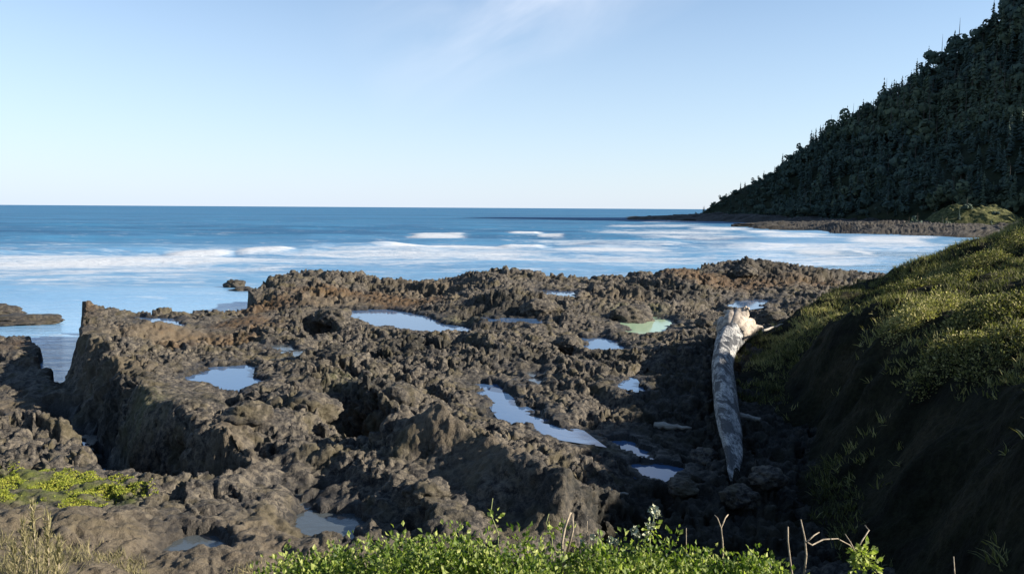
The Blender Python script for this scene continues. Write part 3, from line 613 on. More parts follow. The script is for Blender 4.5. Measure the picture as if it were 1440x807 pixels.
def round_parts(seed, h, w):
    r_ = np.random.RandomState(seed); n = 230; d = r_.randn(n, 3); d /= np.linalg.norm(d, axis=1, keepdims=True); lob = r_.randn(7, 3) * [.45, .45, .35]
    c = (lob[r_.randint(0, 7, n)] + d * .62) * [w, w, h * .42] + [0, 0, h * .55]; c[:, 2] = np.maximum(c[:, 2], .3)
    V = []; 
    for k in range(n):
        a = np.cross(d[k], r_.randn(3)); a /= np.linalg.norm(a); b = np.cross(d[k], a); q = w * .26
        V += [c[k] - a * q, c[k] - b * q * .8, c[k] + a * q + d[k] * q * .3, c[k] + b * q]
    t = np.repeat(np.clip(.5 + .22 * r_.randn(n), 0, 1), 4)
    return np.array(V), np.arange(4 * n).reshape(-1, 4), t, *PROTO[0][3:]
PROTO += [round_parts(50, 9, 4.2), round_parts(51, 7, 4.8), round_parts(52, 11, 4.0)]; NPR = len(PROTO)
cr_me, tr_me = [], []
for mi, (cm_, nm) in enumerate([(MCONIF, 'conifer_crown'), (MCONIF2, 'pale_conifer_crown')]):
    for (v_, f_, t_, tv, tf) in PROTO:
        me = mesh_np(nm, v_, f_, smooth=False); fattr(me, 'tint', t_); me.materials.append(cm_); cr_me.append(me)
for (v_, f_, t_, tv, tf) in PROTO:
    me = mesh_np('conifer_trunk', tv, tf); me.materials.append(MBARK); tr_me.append(me)
r2 = np.random.RandomState(11); cand = []
ii = r2.randint(0, HX.shape[0] - 1, 60000); jj = r2.randint(0, HX.shape[1], 60000); cell = set()
for i, j in zip(ii, jj):
    p = hV[i, j]; t = Tm[i, j]
    if t < 0.02 or t > 1.12 or p[2] < 2.2: continue
    key = (int(p[0] // 6.8), int(p[1] // 6.8))
    if key in cell: continue
    cell.add(key); cand.append((p, t, hp[j]))
trees = []
for p, t, px in cand:
    coast = np.interp(px, [985, 1060, 1130, 1300], [0.25, .4, .75, 1.0])   # wind-stunted at the tip
    pale = vnoise(np.array([p[0] * .018 + 4.]), np.array([p[2] * .03]))[0] > 0.30 and t < .9
    s = coast * r2.uniform(.5, 1.45) * (1.25 if pale else 1) * (0.85 if t > .9 else 1)
    if p[1] < 470: s *= .62
    if t > .93 and px > 1180 and r2.rand() < .18: s *= 1.45
    trees.append((p, s, int(pale), (r2.randint(5, 8) if r2.rand() < (.75 if px < 1110 else .35 if t < .95 else .55) else r2.randint(0, 5)), r2.rand() * 6.28, px, t, s / p[1]))
trees.sort(key=lambda q: -q[-1] * (1.0 if q[5] < 1470 else 0))
def dup_tree(p, s, pale, k, a, label, grp):
    root = bpy.data.objects.new('conifer_tree' if k < 5 else 'broadleaf_tree', None); COL.objects.link(root); root.location = p; root.rotation_euler = (0, 0, a); root.scale = (s * 1.05, s * 1.05, s)
    root['label'] = label; root['category'] = 'tree'; root['group'] = grp
    for nm, me in (('crown', cr_me[k + NPR * pale]), ('trunk', tr_me[k])):
        o = bpy.data.objects.new(nm, me); COL.objects.link(o); o.parent = root
vis = [q for q in trees if q[5] < 1445][:270]; vid = set(id(q) for q in vis); rest = [q for q in trees if id(q) not in vid]
for q in vis:
    grp, lab = ((('paler broadleaf trees on the headland', 'rounded paler green tree in a brighter patch of the forested headland') if q[2] else ('dark broadleaf trees on the headland', 'rounded dark tree in the shaded forest on the headland')) if q[3] >= 5 else
                ('paler conifers on the headland', 'paler green conifer standing in a brighter patch of the forested headland') if q[2] else
                ('ridge conifers of the headland', 'dark pointed conifer on the skyline ridge of the headland') if q[6] > .9 else
                ('dark conifers on the headland slope', 'dark conifer in the shaded forest on the headland slope'))
    hgt_ = 'lower' if q[6] < .25 else 'middle' if q[6] < .6 else 'upper'; side_ = 'seaward end' if q[5] < 1130 else 'middle' if q[5] < 1290 else 'landward end'
    if 'ridge' not in grp: lab = ('rounded ' if q[3] >= 5 else 'pointed ') + ('paler green ' if q[2] else 'dark ') + ('broadleaf tree' if q[3] >= 5 else 'conifer') + ' on the %s slope at the %s of the headland' % (hgt_, side_); grp = grp + ', ' + hgt_ + ' slope, ' + side_
    dup_tree(q[0], q[1], q[2], q[3], q[4], lab, grp)
for pale in (0, 1):
    VV, FF, TT, off = [], [], [], 0
    for q in rest:
        if q[2] != pale: continue
        v_, f_, t_, tv, tf = PROTO[q[3]]; c, s = math.cos(q[4]), math.sin(q[4])
        w_ = np.stack([v_[:, 0] * c - v_[:, 1] * s, v_[:, 0] * s + v_[:, 1] * c, v_[:, 2]], -1) * q[1] + q[0]
        VV.append(w_); FF.append(f_ + off); TT.append(t_); off += len(v_)
    if VV:
        me = mesh_np('forest', np.concatenate(VV), np.concatenate(FF), smooth=False); fattr(me, 'tint', np.concatenate(TT))
        link('forest', me, MCONIF2 if pale else MCONIF, kind='stuff', label=('paler' if pale else 'dark') + ' trees of the dense forest over the headland', category='forest')
for n_ in range(20):
    px_ = r2.uniform(1262, 1412); d_ = r2.uniform(296, 352); ux, uy = ((px_ - 720) / F * d_ - kx - 8) / 21, (d_ - kd) / 22
    zk = max(0, 1 - min(1, math.hypot(ux, uy)) ** 2.2) * 8.0 + .4; k_ = int(r2.randint(3, 8)) if n_ % 3 else 5
    dup_tree(((px_ - 720) / F * d_, d_, zk), r2.uniform(.18, .42), int(r2.rand() < .45), k_, r2.rand() * 6, 'small tree on the low grassy knoll at the foot of the headland', 'small trees around the grassy knoll')
print('trees', len(trees), len(vis), time.time() - T0)

# ------------------------------------------------------------------ bushes of small leaves (knoll, bank, foreground)
def leaf_cloud(P, D, size, seed=0, narrow=0.33, tint=None, fold=0.25):
    """P (n,3) bases, D (n,3) leaf directions; a folded pointed leaf of 5 vertices each"""
    r_ = np.random.RandomState(seed); n = len(P); D = D / (np.linalg.norm(D, axis=1, keepdims=True) + 1e-9)
    s = size * (0.6 + .8 * r_.rand(n))[:, None] if np.isscalar(size) else size[:, None]
    rv = r_.randn(n, 3); side = np.cross(D, rv); side /= np.linalg.norm(side, axis=1, keepdims=True) + 1e-9; nr = np.cross(side, D)
    a = P; b = P + D * s * .5 + side * s * narrow + nr * s * fold * .4; c = P + D * s + nr * s * -.15; d = P + D * s * .5 - side * s * narrow + nr * s * fold * .4; e = P + D * s * .5
    V = np.stack([a, b, c, d, e], 1).reshape(-1, 3); o = np.arange(n)[:, None] * 5
    Fc = np.concatenate([o + np.array([[0, 4, 2, 1]]), o + np.array([[0, 3, 2, 4]])]).astype(np.int64)
    t = r_.rand(n) if tint is None else np.clip(tint + .22 * r_.randn(n), 0, 1)
    return V, Fc, np.repeat(t, 5)
def blades(P, D, L, wd, seed=0, bend=0.5, tint=None):
    """grass blades: bases, directions, lengths, width"""
    r_ = np.random.RandomState(seed); n = len(P); D = D / np.linalg.norm(D, axis=1, keepdims=True); L = L[:, None]
    side = np.cross(D, r_.randn(n, 3)); side /= np.linalg.norm(side, axis=1, keepdims=True) + 1e-9; b_ = np.cross(side, D) * bend
    a, b = P - side * wd, P + side * wd; m_ = P + D * L * .55 + b_ * L * .12; tip = P + D * L * .95 + b_ * L * .45
    V = np.stack([a, b, m_ + side * wd * .8, m_ - side * wd * .8, tip], 1).reshape(-1, 3); o = np.arange(n)[:, None] * 5
    Fq = (o + np.array([[0, 1, 2, 3]])).astype(np.int64); Ft = (o + np.array([[3, 2, 4]])).astype(np.int64)
    t = r_.rand(n) if tint is None else np.clip(tint + .2 * r_.randn(n), 0, 1)
    return V, [Fq, Ft], np.repeat(t, 5)
def tube(path, rad, nseg=8, knobs=0.0, seed=0):
    path = np.array(path, float); rad = np.array(rad, float); r_ = np.random.RandomState(seed); n = len(path)
    tg = np.gradient(path, axis=0); tg /= np.linalg.norm(tg, axis=1, keepdims=True) + 1e-9
    ref = np.array([0.31, 0.2, 0.93]) if abs(tg[0] @ np.array([0.31, 0.2, 0.93])) < .95 else np.array([1., 0, 0]); V = []
    for i in range(n):
        s = np.cross(tg[i], ref); s /= np.linalg.norm(s); q = np.cross(s, tg[i])
        for k in range(nseg):
            a = 2 * math.pi * k / nseg; V.append(path[i] + (s * math.cos(a) + q * math.sin(a)) * rad[i] * (1 + knobs * (r_.rand() - .5)))
    V = np.array(V); i = np.arange(n - 1)[:, None] * nseg; k = np.arange(nseg)[None]; k2 = (k + 1) % nseg
    Fc = np.stack([i + k, i + k2, i + nseg + k2, i + nseg + k], -1).reshape(-1, 4)
    V = np.concatenate([V, [path[0]], [path[-1]]]); a0, a1 = len(V) - 2, len(V) - 1; kk = np.arange(nseg)
    return V, [Fc, np.stack([np.full(nseg, a0), (kk + 1) % nseg, kk], -1), np.stack([np.full(nseg, a1), (n - 1) * nseg + kk, (n - 1) * nseg + (kk + 1) % nseg], -1)]
def merge(items):
    V, Q, Tq, off = [], [], [], 0
    for v_, fs in items:
        for f_ in (fs if isinstance(fs, list) else [fs]): (Q if f_.shape[1] == 4 else Tq).append(f_ + off)
        V.append(v_); off += len(v_)
    return np.concatenate(V), [np.concatenate(l) for l in (Q, Tq) if l]
def empty(name, loc, label, cat, group=None):
    o = bpy.data.objects.new(name, None); COL.objects.link(o); o.location = loc; o['label'] = label; o['category'] = cat
    if group: o['group'] = group
    return o
def shrub(cx_, cy_, rx_, ry_, hgt, n, leaf, mat, label, seed, group=None, name='leafy_shrub', tint=None, stems=14, upd=.9, zb=None):
    r_ = np.random.RandomState(seed); g0 = float(ground(np.array([cx_]), np.array([cy_]))[0][0]) if zb is None else zb
    root = empty(name, (cx_, cy_, g0), label, 'shrub', group)
    # lumpy volume: sprigs, each a little fan of leaves
    ns = max(6, n // 14); a = r_.rand(ns) * 2 * math.pi; q = np.sqrt(r_.rand(ns)); sx_, sy_ = np.cos(a) * q * rx_, np.sin(a) * q * ry_
    gz = ground(cx_ + sx_, cy_ + sy_)[0] - g0 if zb is None else 0 * sx_
    top = hgt * (1 - q ** 2.6 * .75) * (0.72 + .45 * vnoise(sx_ * 3.1 / max(rx_, .3) + seed, sy_ * 4. / max(ry_, .3))); zz = gz + top * (0.35 + .65 * r_.rand(ns) ** .5)
    C_ = np.stack([sx_, sy_, zz], -1); idx = r_.randint(0, ns, n)
    off = r_.randn(n, 3) * np.array([1, 1, .9]) * leaf * 1.25; D = off + np.array([0, 0, leaf * upd]) + np.stack([sx_, sy_, 0 * sx_], -1)[idx] * leaf * .4
    tn = None if tint is None else tint + .18 * r_.randn(ns)[idx]
    v_, f_, t_ = leaf_cloud(C_[idx] + off, D, leaf, seed, tint=tn)
    me = mesh_np('foliage', v_, f_, smooth=False); fattr(me, 'tint', t_); link('foliage', me, mat, root)
    it = []
    for k in range(min(stems, ns)):
        p1 = C_[k]; p0 = np.array([p1[0] * .5, p1[1] * .5, (gz[k] if zb is None else 0) - .05]); it.append(tube([p0, (p0 + p1) / 2 + r_.randn(3) * .02, p1], [.012 * hgt + .003, .008 * hgt + .002, .003], 5))
    v_, f_ = merge(it); link('stem', mesh_np('stem', v_, f_), MGSTEM, root)
    return root

# grass over the bank
r3 = np.random.RandomState(5)
def scatter_kind(n, kinds, xlo, xhi, ylo, yhi, zmin=-9):
    xs = r3.uniform(xlo, xhi, n); ys = r3.uniform(ylo, yhi, n); g, nr, k = ground(xs, ys); ok = np.isin(k, kinds) & (g > zmin) & (np.hypot(xs, ys) > 2.2); return xs[ok], ys[ok], g[ok], nr[ok]
xs, ys, gz, nr = scatter_kind(46000, [1], 4.5, 34, 7, 46, 1.6)
dens = fbm(xs * .5, ys * .5, o=3); keep = (dens + r3.rand(len(xs)) > .25) & (nr[:, 2] + .35 * dens > .60 + .3 * r3.rand(len(xs))); xs, ys, gz, nr, dens = xs[keep], ys[keep], gz[keep], nr[keep], dens[keep]
tl = 0.12 + .10 * r3.rand(len(xs)) + .10 * np.clip(dens, 0, 1); k = 7
P = np.repeat(np.stack([xs, ys, gz - .02], -1), k, 0) + r3.randn(len(xs) * k, 3) * [.07, .07, .0]
D = np.repeat(nr * .5, k, 0) + [0, 0, .7] + r3.randn(len(P), 3) * .42
tint = np.repeat(np.clip(.42 + .55 * fbm(xs * .35 + 7, ys * .35, o=3), 0, 1), k)
v_, f_, t_ = blades(P, D, np.repeat(tl, k) * (0.7 + .6 * r3.rand(len(P))), .011, 3, 1.0, tint)
me = mesh_np('bank_grass', v_, f_, smooth=False); fattr(me, 'tint', t_); link('bank_grass', me, MGRASS, kind='stuff', label='rough green and straw grass covering the steep bank', category='grass')
# dry grass and ground cover on the left slope and under the camera
xs, ys, gz, nr = scatter_kind(10000, [0, 2], -9, 3.2, 4.2, 11.5, 2.6)
cl = fbm(xs * .9 + 3, ys * .9, o=3); w = np.where(xs < -2, cl > .12, True) & ((gz < 4.9) | (xs < -1.5)) & ((xs < -1.0) | (ys < 8)) & (ys < 10.6 + 1.2 * cl); xs, ys, gz = xs[w], ys[w], gz[w]
k = 6; P = np.repeat(np.stack([xs, ys, gz - .02], -1), k, 0) + r3.randn(len(xs) * k, 3) * [.04, .04, 0]; D = np.array([[0, 0, 1.]]) + r3.randn(len(P), 3) * .5
v_, f_, t_ = blades(P, D, .06 + .13 * r3.rand(len(P)) * np.repeat(1.0 + (ys < 7.5) * .8, k), .004, 4, 1.0)
me = mesh_np('dry_grass', v_, f_, smooth=False); fattr(me, 'tint', t_); link('dry_grass', me, MDRY, kind='stuff', label='short dry grass on the near slope', category='grass')
# bright ground cover on the left ledge
Pn = []
for (px, py, z_, rad) in GREENS:
    q = at_z(px, py, z_); n = int(6500 * rad * rad); a = r3.rand(n) * 6.28; d = np.sqrt(r3.rand(n)) * rad * 1.0
    Pn.append(np.stack([q[0] + np.cos(a) * d, q[1] + np.sin(a) * d * .8], -1))
Pn = np.concatenate(Pn); cl = fbm(Pn[:, 0] * 2.2, Pn[:, 1] * 2.2, o=3); Pn = Pn[cl > .02]; cl = cl[cl > .02]; gz, nr, _ = ground(Pn[:, 0], Pn[:, 1])
D = nr * .8 + r3.randn(len(Pn), 3) * .55; v_, f_, t_ = leaf_cloud(np.stack([Pn[:, 0], Pn[:, 1], gz], -1), D, .032, 8, .3, tint=.45 + .4 * cl)
me = mesh_np('ground_cover', v_, f_, smooth=False); fattr(me, 'tint', t_); link('ground_cover', me, MALGA, kind='stuff', label='bright yellow green mat of low plants on the left ledge', category='ground cover')
# shrubs on the bank
BB = [(1300, 455, 21.5, 1.0, .8, 'sunlit yellow green bush on the brow of the bank'), (1278, 470, 20.5, .6, .6, 'small bush left of the sunlit yellow bush on the brow'), (1345, 445, 22, .9, .5, 'low sprawling bush right of the sunlit yellow bush'),
      (1370, 372, 28, 1.2, .6, 'green bush high on the bank below its skyline'), (1415, 350, 28, 1.2, .7, 'dark green bush at the right edge near the bank top'), (1385, 470, 19, .9, .5, 'low bush on the right part of the bank face'),
      (1425, 440, 19, .8, .5, 'bush at the right edge halfway down the bank'), (1330, 400, 27, 1.1, .4, 'low green bush above the sunlit yellow bush'), (1260, 420, 27, .9, .35, 'low bush on the left shoulder of the bank'), (1330, 510, 17, .7, .4, 'bush just below the shadow edge of the bank'),
      (1400, 530, 16, .7, .4, 'bush low on the right side of the bank in half shade')]
for i, (px, py, d, rd, hh, lab) in enumerate(BB):
    q = at_d(px, py, d); s = 0 if i < 3 else .35
    for _ in range(40):              # slide along the line of sight until it meets the bank
        g = ground(np.array([q[0]]), np.array([q[1]]))[0][0]
        if g >= q[2] - .15: break
        d += .25; q = at_d(px, py, d)
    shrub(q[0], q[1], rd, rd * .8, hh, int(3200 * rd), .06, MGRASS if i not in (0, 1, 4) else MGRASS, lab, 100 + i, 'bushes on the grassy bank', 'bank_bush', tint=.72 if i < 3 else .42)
print('bank', time.time() - T0)

# foreground shrubs, a row of individual leafy plants along the edge of the bluff
FS = [(425, 790, 6.6, .5, .42), (480, 778, 6.7, .5, .42), (560, 775, 6.4, .55, .5), (640, 762, 6.6, .6, .5), (715, 768, 6.3, .55, .5), (790, 776, 6.6, .55, .45), (860, 772, 6.4, .6, .48), (935, 772, 6.6, .55, .45), (1005, 782, 6.5, .5, .42), (1045, 796, 6.4, .4, .4)]
names = ['leftmost low leafy shrub in the foreground row', 'second leafy shrub from the left, below the wet hollow', 'leafy shrub third from the left in the foreground row', 'tallest dense leafy shrub left of centre in the foreground', 'leafy shrub right at the centre of the foreground row',
         'leafy shrub around the foot of the forked dry stalk', 'leafy shrub carrying white seed heads', 'leafy shrub under the tall flowering stem', 'leafy shrub second from the right in the foreground row', 'rightmost small leafy shrub in the foreground row']
for i, (px, py, d, rd, hh) in enumerate(FS):
    q = at_d(px, py, d); g = float(ground(np.array([q[0]]), np.array([q[1]]))[0][0]); hh = max(.3, q[2] - g + .10)
    shrub(q[0], q[1], rd, .75, hh, 3800, .044, MLEAF, names[i], 300 + i, 'leafy shrubs along the bluff edge', 'leafy_shrub', stems=20, tint=.5)

# dry stalks and stems
def stalk(pts, d, rads, label, grp, name='dry_stalk', mat=MSTEM, branches=(), heads=(), leaves=(), cat='dry stalk'):
    """pts: aimed points from foot to tip, standing at distance d"""
    g = at_d(pts[0][0], pts[0][1], d); gz = float(ground(np.array([g[0]]), np.array([g[1]]))[0][0]); base = np.array([g[0], g[1], gz])
    root = empty(name, base, label, cat, grp)
    P = [np.array([0, 0, -.05])] + [at_d(px, py, d + .03 * i) - base for i, (px, py) in enumerate(pts)]
    v_, f_ = tube(P, np.interp(np.linspace(0, 1, len(P)), [0, 1], rads), 6, .25, len(pts)); link('stem', mesh_np('stem', v_, f_), mat, root)
    for b in branches:
        Q = [at_d(px, py, d + .05 + .04 * i) - base for i, (px, py) in enumerate(b)]
        v_, f_ = tube(Q, np.interp(np.linspace(0, 1, len(Q)), [0, 1], [rads[0] * .7, rads[1] * .8]), 6, .25, 3); link('branch', mesh_np('branch', v_, f_), mat, root)
    for (px, py, r_) in heads:
        q = at_d(px, py, d) - base; rs = np.random.RandomState(int(px)); n = 40; o = rs.randn(n, 3) * r_ * .5
        v_, f_, t_ = leaf_cloud(q + o * .5, o, r_ * .9, int(py), .5); me = mesh_np('seed_head', v_, f_); fattr(me, 'tint', t_); link('seed_head', me, MFLOW, root)
    for (px, py, r_, n) in leaves:
        q = at_d(px, py, d) - base; rs = np.random.RandomState(int(px)); o = rs.randn(n, 3) * r_
        v_, f_, t_ = leaf_cloud(q + o * .7, o, .045, int(py), .35); me = mesh_np('leaves', v_, f_); fattr(me, 'tint', t_ * .5 + .5); link('leaves', me, MLEAF, root)
    return root
G1 = 'dry stalks rising from the foreground shrubs'
stalk([(793, 790), (790, 765), (794, 742), (803, 720)], 6.2, (.016, .009), 'thick pale bent dry stalk, tallest near the middle', G1, branches=[[(798, 775), (806, 745), (805, 722)]])
stalk([(827, 790), (826, 750), (826, 732)], 6.5, (.005, .003), 'thin upright dry stalk right of the thick bent one', G1)
stalk([(912, 785), (914, 760), (918, 738), (921, 716)], 6.4, (.008, .004), 'green flowering stem with pale tufts at its top', G1, mat=MGSTEM, heads=[(919, 716, .035), (915, 738, .03), (911, 752, .03), (925, 722, .025)], leaves=[(915, 745, .04, 30)], cat='flower stem', name='flower_stem')
stalk([(893, 785), (893, 765), (892, 748)], 6.4, (.005, .003), 'short stem topped with a white seed head left of the flowering stem', G1, mat=MGSTEM, heads=[(892, 746, .03), (897, 752, .02)], cat='seed stem', name='seed_stem')
stalk([(866, 790), (864, 772), (858, 760)], 6.4, (.005, .003), 'low stem with paired white seed heads', G1, mat=MGSTEM, heads=[(858, 760, .025), (867, 761, .022)], cat='seed stem', name='seed_stem')
stalk([(822, 790), (823, 775), (821, 764)], 6.3, (.005, .003), 'low stem with one white seed head near the thick bent stalk', G1, mat=MGSTEM, heads=[(821, 763, .024), (833, 755, .02)], cat='seed stem', name='seed_stem')
stalk([(965, 795), (965, 765), (965, 742)], 6.5, (.004, .003), 'very thin dark dry stalk between shrub and log', G1)
stalk([(1017, 790), (1016, 760), (1014, 742), (1020, 728), (1024, 723)], 6.6, (.008, .005), 'crooked dry stalk hooked at its top below the log', G1, branches=[[(1014, 742), (1009, 728), (1005, 724)]])
stalk([(1115, 815), (1111, 785), (1108, 760), (1108, 740)], 6.0, (0.008, 0.006), 'straight bare dry stick beside the branching twig', G1)
stalk([(1130, 815), (1134, 780), (1132, 757), (1126, 730)], 6.0, (0.010, 0.005), 'branching bare twig arching to the right', G1, branches=[[(1132, 760), (1142, 766), (1158, 758), (1178, 757), (1195, 766), (1203, 777)], [(1203, 777), (1212, 760), (1222, 745), (1216, 738)], [(1203, 777), (1196, 762), (1188, 750)], [(1134, 762), (1145, 752), (1152, 748)]])
stalk([(1195, 815), (1200, 795), (1207, 780)], 6.0, (0.007, 0.004), 'leafy green sprig at the end of the arching twig', G1, mat=MGSTEM, leaves=[(1212, 778, .055, 90), (1222, 790, .05, 60), (1205, 795, .05, 50)], cat='sprig', name='leafy_sprig')
stalk([(1343, 815), (1342, 798), (1341, 782)], 6.0, (.007, .004), 'short dry stick alone near the bottom right corner', G1)
stalk([(1084, 815), (1085, 800), (1083, 790)], 6.0, (.006, .004), 'short stub of dry stalk left of the bare stick', G1)
stalk([(778, 780), (776, 755), (768, 735), (772, 722)], 6.8, (.006, .003), 'slender greenish stem just left of the thick bent stalk', G1, mat=MGSTEM, leaves=[(774, 748, .03, 12)], cat='stem', name='green_weed')
stalk([(700, 790), (701, 750), (690, 722), (693, 700)], 6.6, (.005, .003), 'slender green weed rising over the brown slope', G1, mat=MGSTEM, leaves=[(696, 728, .035, 14), (650, 735, .0, 1)], cat='weed', name='green_weed')
# grass plumes at the left edge
def plume(px, py0, py1, d, lean, label, seed):
    q = at_d(px, py0, d); g = float(ground(np.array([q[0]]), np.array([q[1]]))[0][0]); base = np.array([q[0], q[1], g]); tip = at_d(px + lean, py1, d) - base
    root = empty('grass_plume', base, label, 'grass plume', 'pale grass plumes at the lower left')
    v_, f_ = tube([(0, 0, -.03), tip * .5 + [0.01, 0, 0], tip], [.006, .005, .003], 5); link('stem', mesh_np('stem', v_, f_), MSTEM, root)
    rs = np.random.RandomState(seed); n = 150; t = rs.rand(n) ** .8 * .6 + .42; P = tip[None] * t[:, None] + rs.randn(n, 3) * .010; D = rs.randn(n, 3) * .35 + [0, 0, 1]
    v_, f_, t_ = blades(P, D, .05 + .05 * rs.rand(n), .0035, seed); me = mesh_np('seed_head', v_, f_); fattr(me, 'tint', t_ * .6 + .4); link('seed_head', me, MDRY, root)
    n = 60; D = rs.randn(n, 3) * .38 + [0, 0, 1]; v_, f_, t_ = blades(rs.randn(n, 3) * [.03, .03, 0], D, .25 + .35 * rs.rand(n), .005, seed, 1.2); me = mesh_np('leaves', v_, f_); fattr(me, 'tint', t_); link('leaves', me, MDRY, root)
for a in [(50, 800, 712, 6.0, -5, 'tallest pale grass plume in the lower left corner', 1), (62, 805, 728, 6.1, 6, 'pale grass plume just right of the tallest one', 2), (38, 805, 735, 6.2, -6, 'pale grass plume left of the tallest one', 3),
          (75, 812, 760, 6.0, 8, 'short leaning plume right of the tall pair', 4), (25, 812, 770, 6.0, -6, 'short plume near the left edge', 5)]: plume(*a)
print('foreground', time.time() - T0)

# ------------------------------------------------------------------ driftwood
lp = np.array([p for p, _ in LOGP]); lr = np.array([r_ for _, r_ in LOGP])
tq = np.linspace(0, 1, len(lp)); tf_ = np.linspace(0, 1, 70); path = np.stack([np.interp(tf_, tq, lp[:, i]) for i in range(3)], -1)
for _ in range(4): path[1:-1] = (path[:-2] + path[1:-1] * 2 + path[2:]) / 4
rad = np.interp(tf_, tq, lr); nseg = 28; V = []
tg = np.gradient(path, axis=0); tg /= np.linalg.norm(tg, axis=1, keepdims=True)
for i in range(70):
    s = np.cross(tg[i], [0, 0, 1.]); s /= np.linalg.norm(s); q = np.cross(s, tg[i])
    for k in range(nseg):
        a = 2 * math.pi * k / nseg; gr = 1 + .07 * math.sin(3 * a + i * .06) + .05 * math.sin(7 * a - i * .11) + .09 * float(vnoise(np.array([math.cos(a) * 2.2 + 5]), np.array([math.sin(a) * 2.2]), np.array([i * .16]))[0])
        V.append(path[i] + (s * math.cos(a) + q * math.sin(a)) * rad[i] * gr)
i = np.arange(69)[:, None] * nseg; k = np.arange(nseg)[None]
Fc = np.stack([i + k, i + (k + 1) % nseg, i + nseg + (k + 1) % nseg, i + nseg + k], -1).reshape(-1, 4)
V = np.concatenate([V, [path[0]], [path[-1]]]); kk = np.arange(nseg)
base = path[0].copy(); log = empty('driftwood_log', base, 'huge bleached driftwood log with its splayed root end up on the rocks', 'log')
link('log_trunk', mesh_np('log_trunk', V - base, [Fc, np.stack([np.full(nseg, len(V) - 2), (kk + 1) % nseg, kk], -1), np.stack([np.full(nseg, len(V) - 1), 69 * nseg + kk, 69 * nseg + (kk + 1) % nseg], -1)]), MLOG, log)
# splayed root end: jagged buttresses around the top
rs = np.random.RandomState(4); it = []; e = path[-1]; ax = tg[-1]; s = np.cross(ax, [0, 0, 1.]); s /= np.linalg.norm(s); q = np.cross(s, ax)
for k in range(13):
    a = 2 * math.pi * k / 13 + rs.randn() * .15; dr = s * math.cos(a) + q * math.sin(a)
    ln = (.05 + .25 * rs.rand()) * (1.3 if math.cos(a) > .2 else .6); p0 = e - ax * 1.3 + dr * rad[-1] * .5; p1 = e - ax * .3 + dr * rad[-1] * .8; p2 = e + ax * .35 * rs.rand() + dr * (rad[-1] + ln * .55); p3 = p2 + dr * .22 + rs.randn(3) * .12
    it.append(tube([p0 - base, p1 - base, p2 - base, p3 - base], [.30, .30, .2, .05], 10, .15, k))
for k in range(6):
    a = rs.rand() * 6.28; dr = s * math.cos(a) + q * math.sin(a); it.append(tube([e - ax * .4 - base, e + dr * .3 - base, e + ax * .45 + dr * .45 + rs.randn(3) * .1 - base], [.3, .22, .05], 10, .15, k + 50))
v_, f_ = merge(it); link('root_flare', mesh_np('root_flare', v_, f_), MFLARE, log)
def stick(p0, p1, r_, label, name='driftwood_stick'):
    a = at_z(*p0); b = at_z(*p1); ts = np.linspace(0, 1, 9); P = a[None] * (1 - ts)[:, None] + b[None] * ts[:, None]
    g = ground(P[:, 0], P[:, 1])[0].max(); P[:, 2] = g + r_ * .6; rs = np.random.RandomState(int(p0[0])); P[1:-1] += rs.randn(7, 3) * [.02, .02, .015]
    root = empty(name, P[0], label, 'driftwood', 'small driftwood sticks on the dark rocks')
    v_, f_ = tube(P - P[0], r_ * (1 - .5 * ts) * (1 + .15 * rs.randn(9)), 9, .2, 1); link('wood', mesh_np('wood', v_, f_), MSTICK, root)
stick((920, 577, 2.1), (973, 582, 2.1), .10, 'pale driftwood stick in the shadow left of the big log')
stick((1041, 571, 2.2), (1070, 576, 2.2), .10, 'short pale driftwood stick touching the right side of the big log')
stick((1072, 492, 2.5), (1100, 478, 2.6), .05, 'grey driftwood branch behind the root end of the big log')
stick((852, 662, 1.9), (884, 668, 1.9), .05, 'thin driftwood stick beside the small shaded puddles')

# ------------------------------------------------------------------ separate rocks
def boulder(px, py, z_, r_, label, group, seed, flat=.6, mat=None, name='boulder', sea_rock=False, wide=1.0):
    q = at_z(px, py, z_); n1, n2 = 40, 64; th = np.linspace(0.02, math.pi - .02, n1); ph_ = np.linspace(0, 2 * math.pi, n2, endpoint=False); TH, PH = np.meshgrid(th, ph_, indexing='ij')
    d = np.stack([np.sin(TH) * np.cos(PH), np.sin(TH) * np.sin(PH), np.cos(TH)], -1); f1, f2, cid = worley(d[..., 0] * 1.6 + seed, d[..., 1] * 1.6, d[..., 2] * 1.6)
    k = 1 + .28 * fbm(d[..., 0] * 1.5 + seed, d[..., 1] * 1.5, d[..., 2] * 1.5, o=3) - .25 * (f1 - .4) + .10 * fbm(d[..., 0] * 6, d[..., 1] * 6 + seed, d[..., 2] * 6, o=3)
    P = d * k[..., None] * [r_ * wide, r_, r_ * flat]; i = np.arange(n1 - 1)[:, None] * n2; j = np.arange(n2)[None]
    Fc = np.stack([i + j, i + n2 + j, i + n2 + (j + 1) % n2, i + (j + 1) % n2], -1).reshape(-1, 4)
    zg = 0.0 if sea_rock else float(ground(np.array([q[0]]), np.array([q[1]]))[0][0])
    me = mesh_np(name, P.reshape(-1, 3), Fc)
    for a in ('rust', 'tan', 'green', 'weed'): fattr(me, a, np.zeros(n1 * n2))
    fattr(me, 'wet', np.full(n1 * n2, .45 if sea_rock else .1))
    o = link(name, me, mat or MROCK, loc=(q[0], q[1], zg + r_ * flat * .15), label=label, category='rock'); 
    if group: o['group'] = group
SR_ = 'rocks standing in the water'
boulder(30, 446, .3, 1.75, 'low reddish rock islet in the water at the left edge', SR_, 1, .25, name='sea_rock', sea_rock=True, wide=1.5)
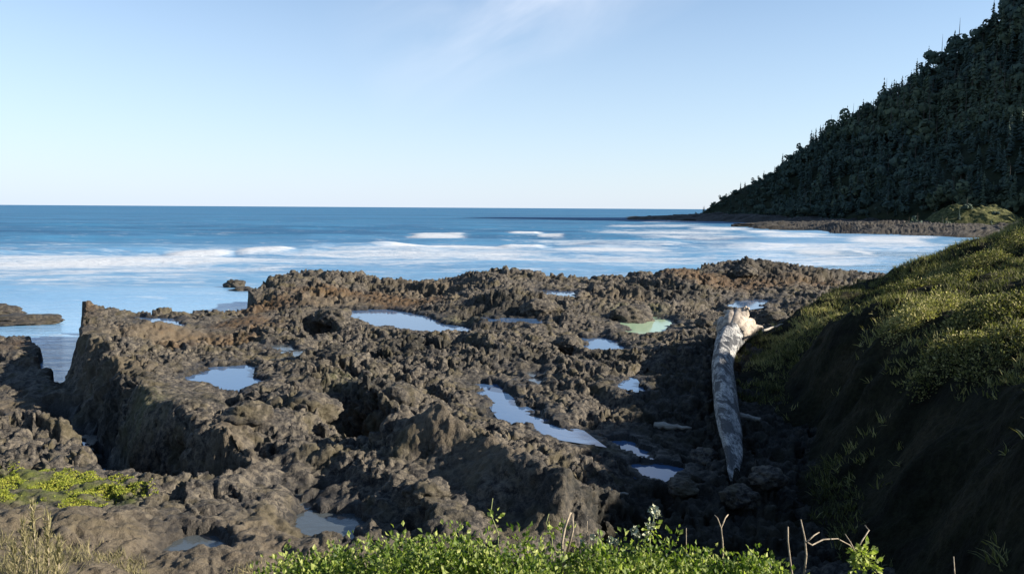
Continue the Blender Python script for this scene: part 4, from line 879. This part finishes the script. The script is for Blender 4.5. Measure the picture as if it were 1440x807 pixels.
boulder(-8, 436, .3, 1.3, 'rock islet cut off by the left edge of the photo', SR_, 2, .45, name='sea_rock', sea_rock=True, wide=1.5)
boulder(332, 403, 0, 1.0, 'small dark rock in the inlet, the farther of two', SR_, 3, .6, name='sea_rock', sea_rock=True)
boulder(344, 411, 0, .9, 'small dark rock in the inlet, the nearer of two', SR_, 4, .5, name='sea_rock', sea_rock=True, wide=1.5)
boulder(1052, 319, 0, 4.5, 'dark wave washed rock off the headland foreshore', SR_, 5, .35, MROCK2, 'sea_rock', True, 1.8)
boulder(968, 311, 0, 3.2, 'small dark rock near the reef off the headland tip', SR_, 6, .4, MROCK2, 'sea_rock', True, 1.6)
BS = [(885, 425, 2.7, 1.4, 'large dark boulder left of the inland end of the far rocks'), (1050, 372, 3.6, 1.0, 'dark knob of rock on the far skyline of the shore'), (470, 440, 2.5, 1.0, 'boulder left of the wide tide pool'), (560, 530, 2.9, .7, 'boulder on the central ledge'),
      (640, 600, 3, .6, 'boulder beside the dark trench'), (350, 590, 2.9, .55, 'boulder below the round pool'), (760, 430, 2.5, 1.1, 'boulder beyond the bright streak of water'), (840, 660, 2.2, .6, 'boulder half in the bank shadow'), (800, 480, 2.0, .7, 'boulder left of the small blue pool'),
      (1000, 455, 2.2, .7, 'boulder left of the root end of the log'), (1085, 445, 2.3, .8, 'boulder behind the root end of the log'), (960, 690, 1.6, .35, 'cobble in the shadow near the small puddles'), (990, 640, 1.6, .4, 'cobble in the shadow left of the log'), (930, 720, 1.5, .35, 'cobble low in the shadow above the shrubs'),
      (1040, 710, 1.6, .4, 'cobble below the thin end of the log'), (1080, 690, 1.7, .4, 'cobble right of the thin end of the log'), (440, 560, 2.8, .7, 'boulder above the dark hole in the left rock'), (170, 640, 1.6, .6, 'boulder at the mouth of the left gully'), (600, 705, 2.5, .4, 'boulder on the brown slope')]
for i, (px, py, z_, r_, lab) in enumerate(BS): boulder(px, py, z_, r_, lab, 'boulders on the shore', 20 + i, .62)
print('done', time.time() - T0)
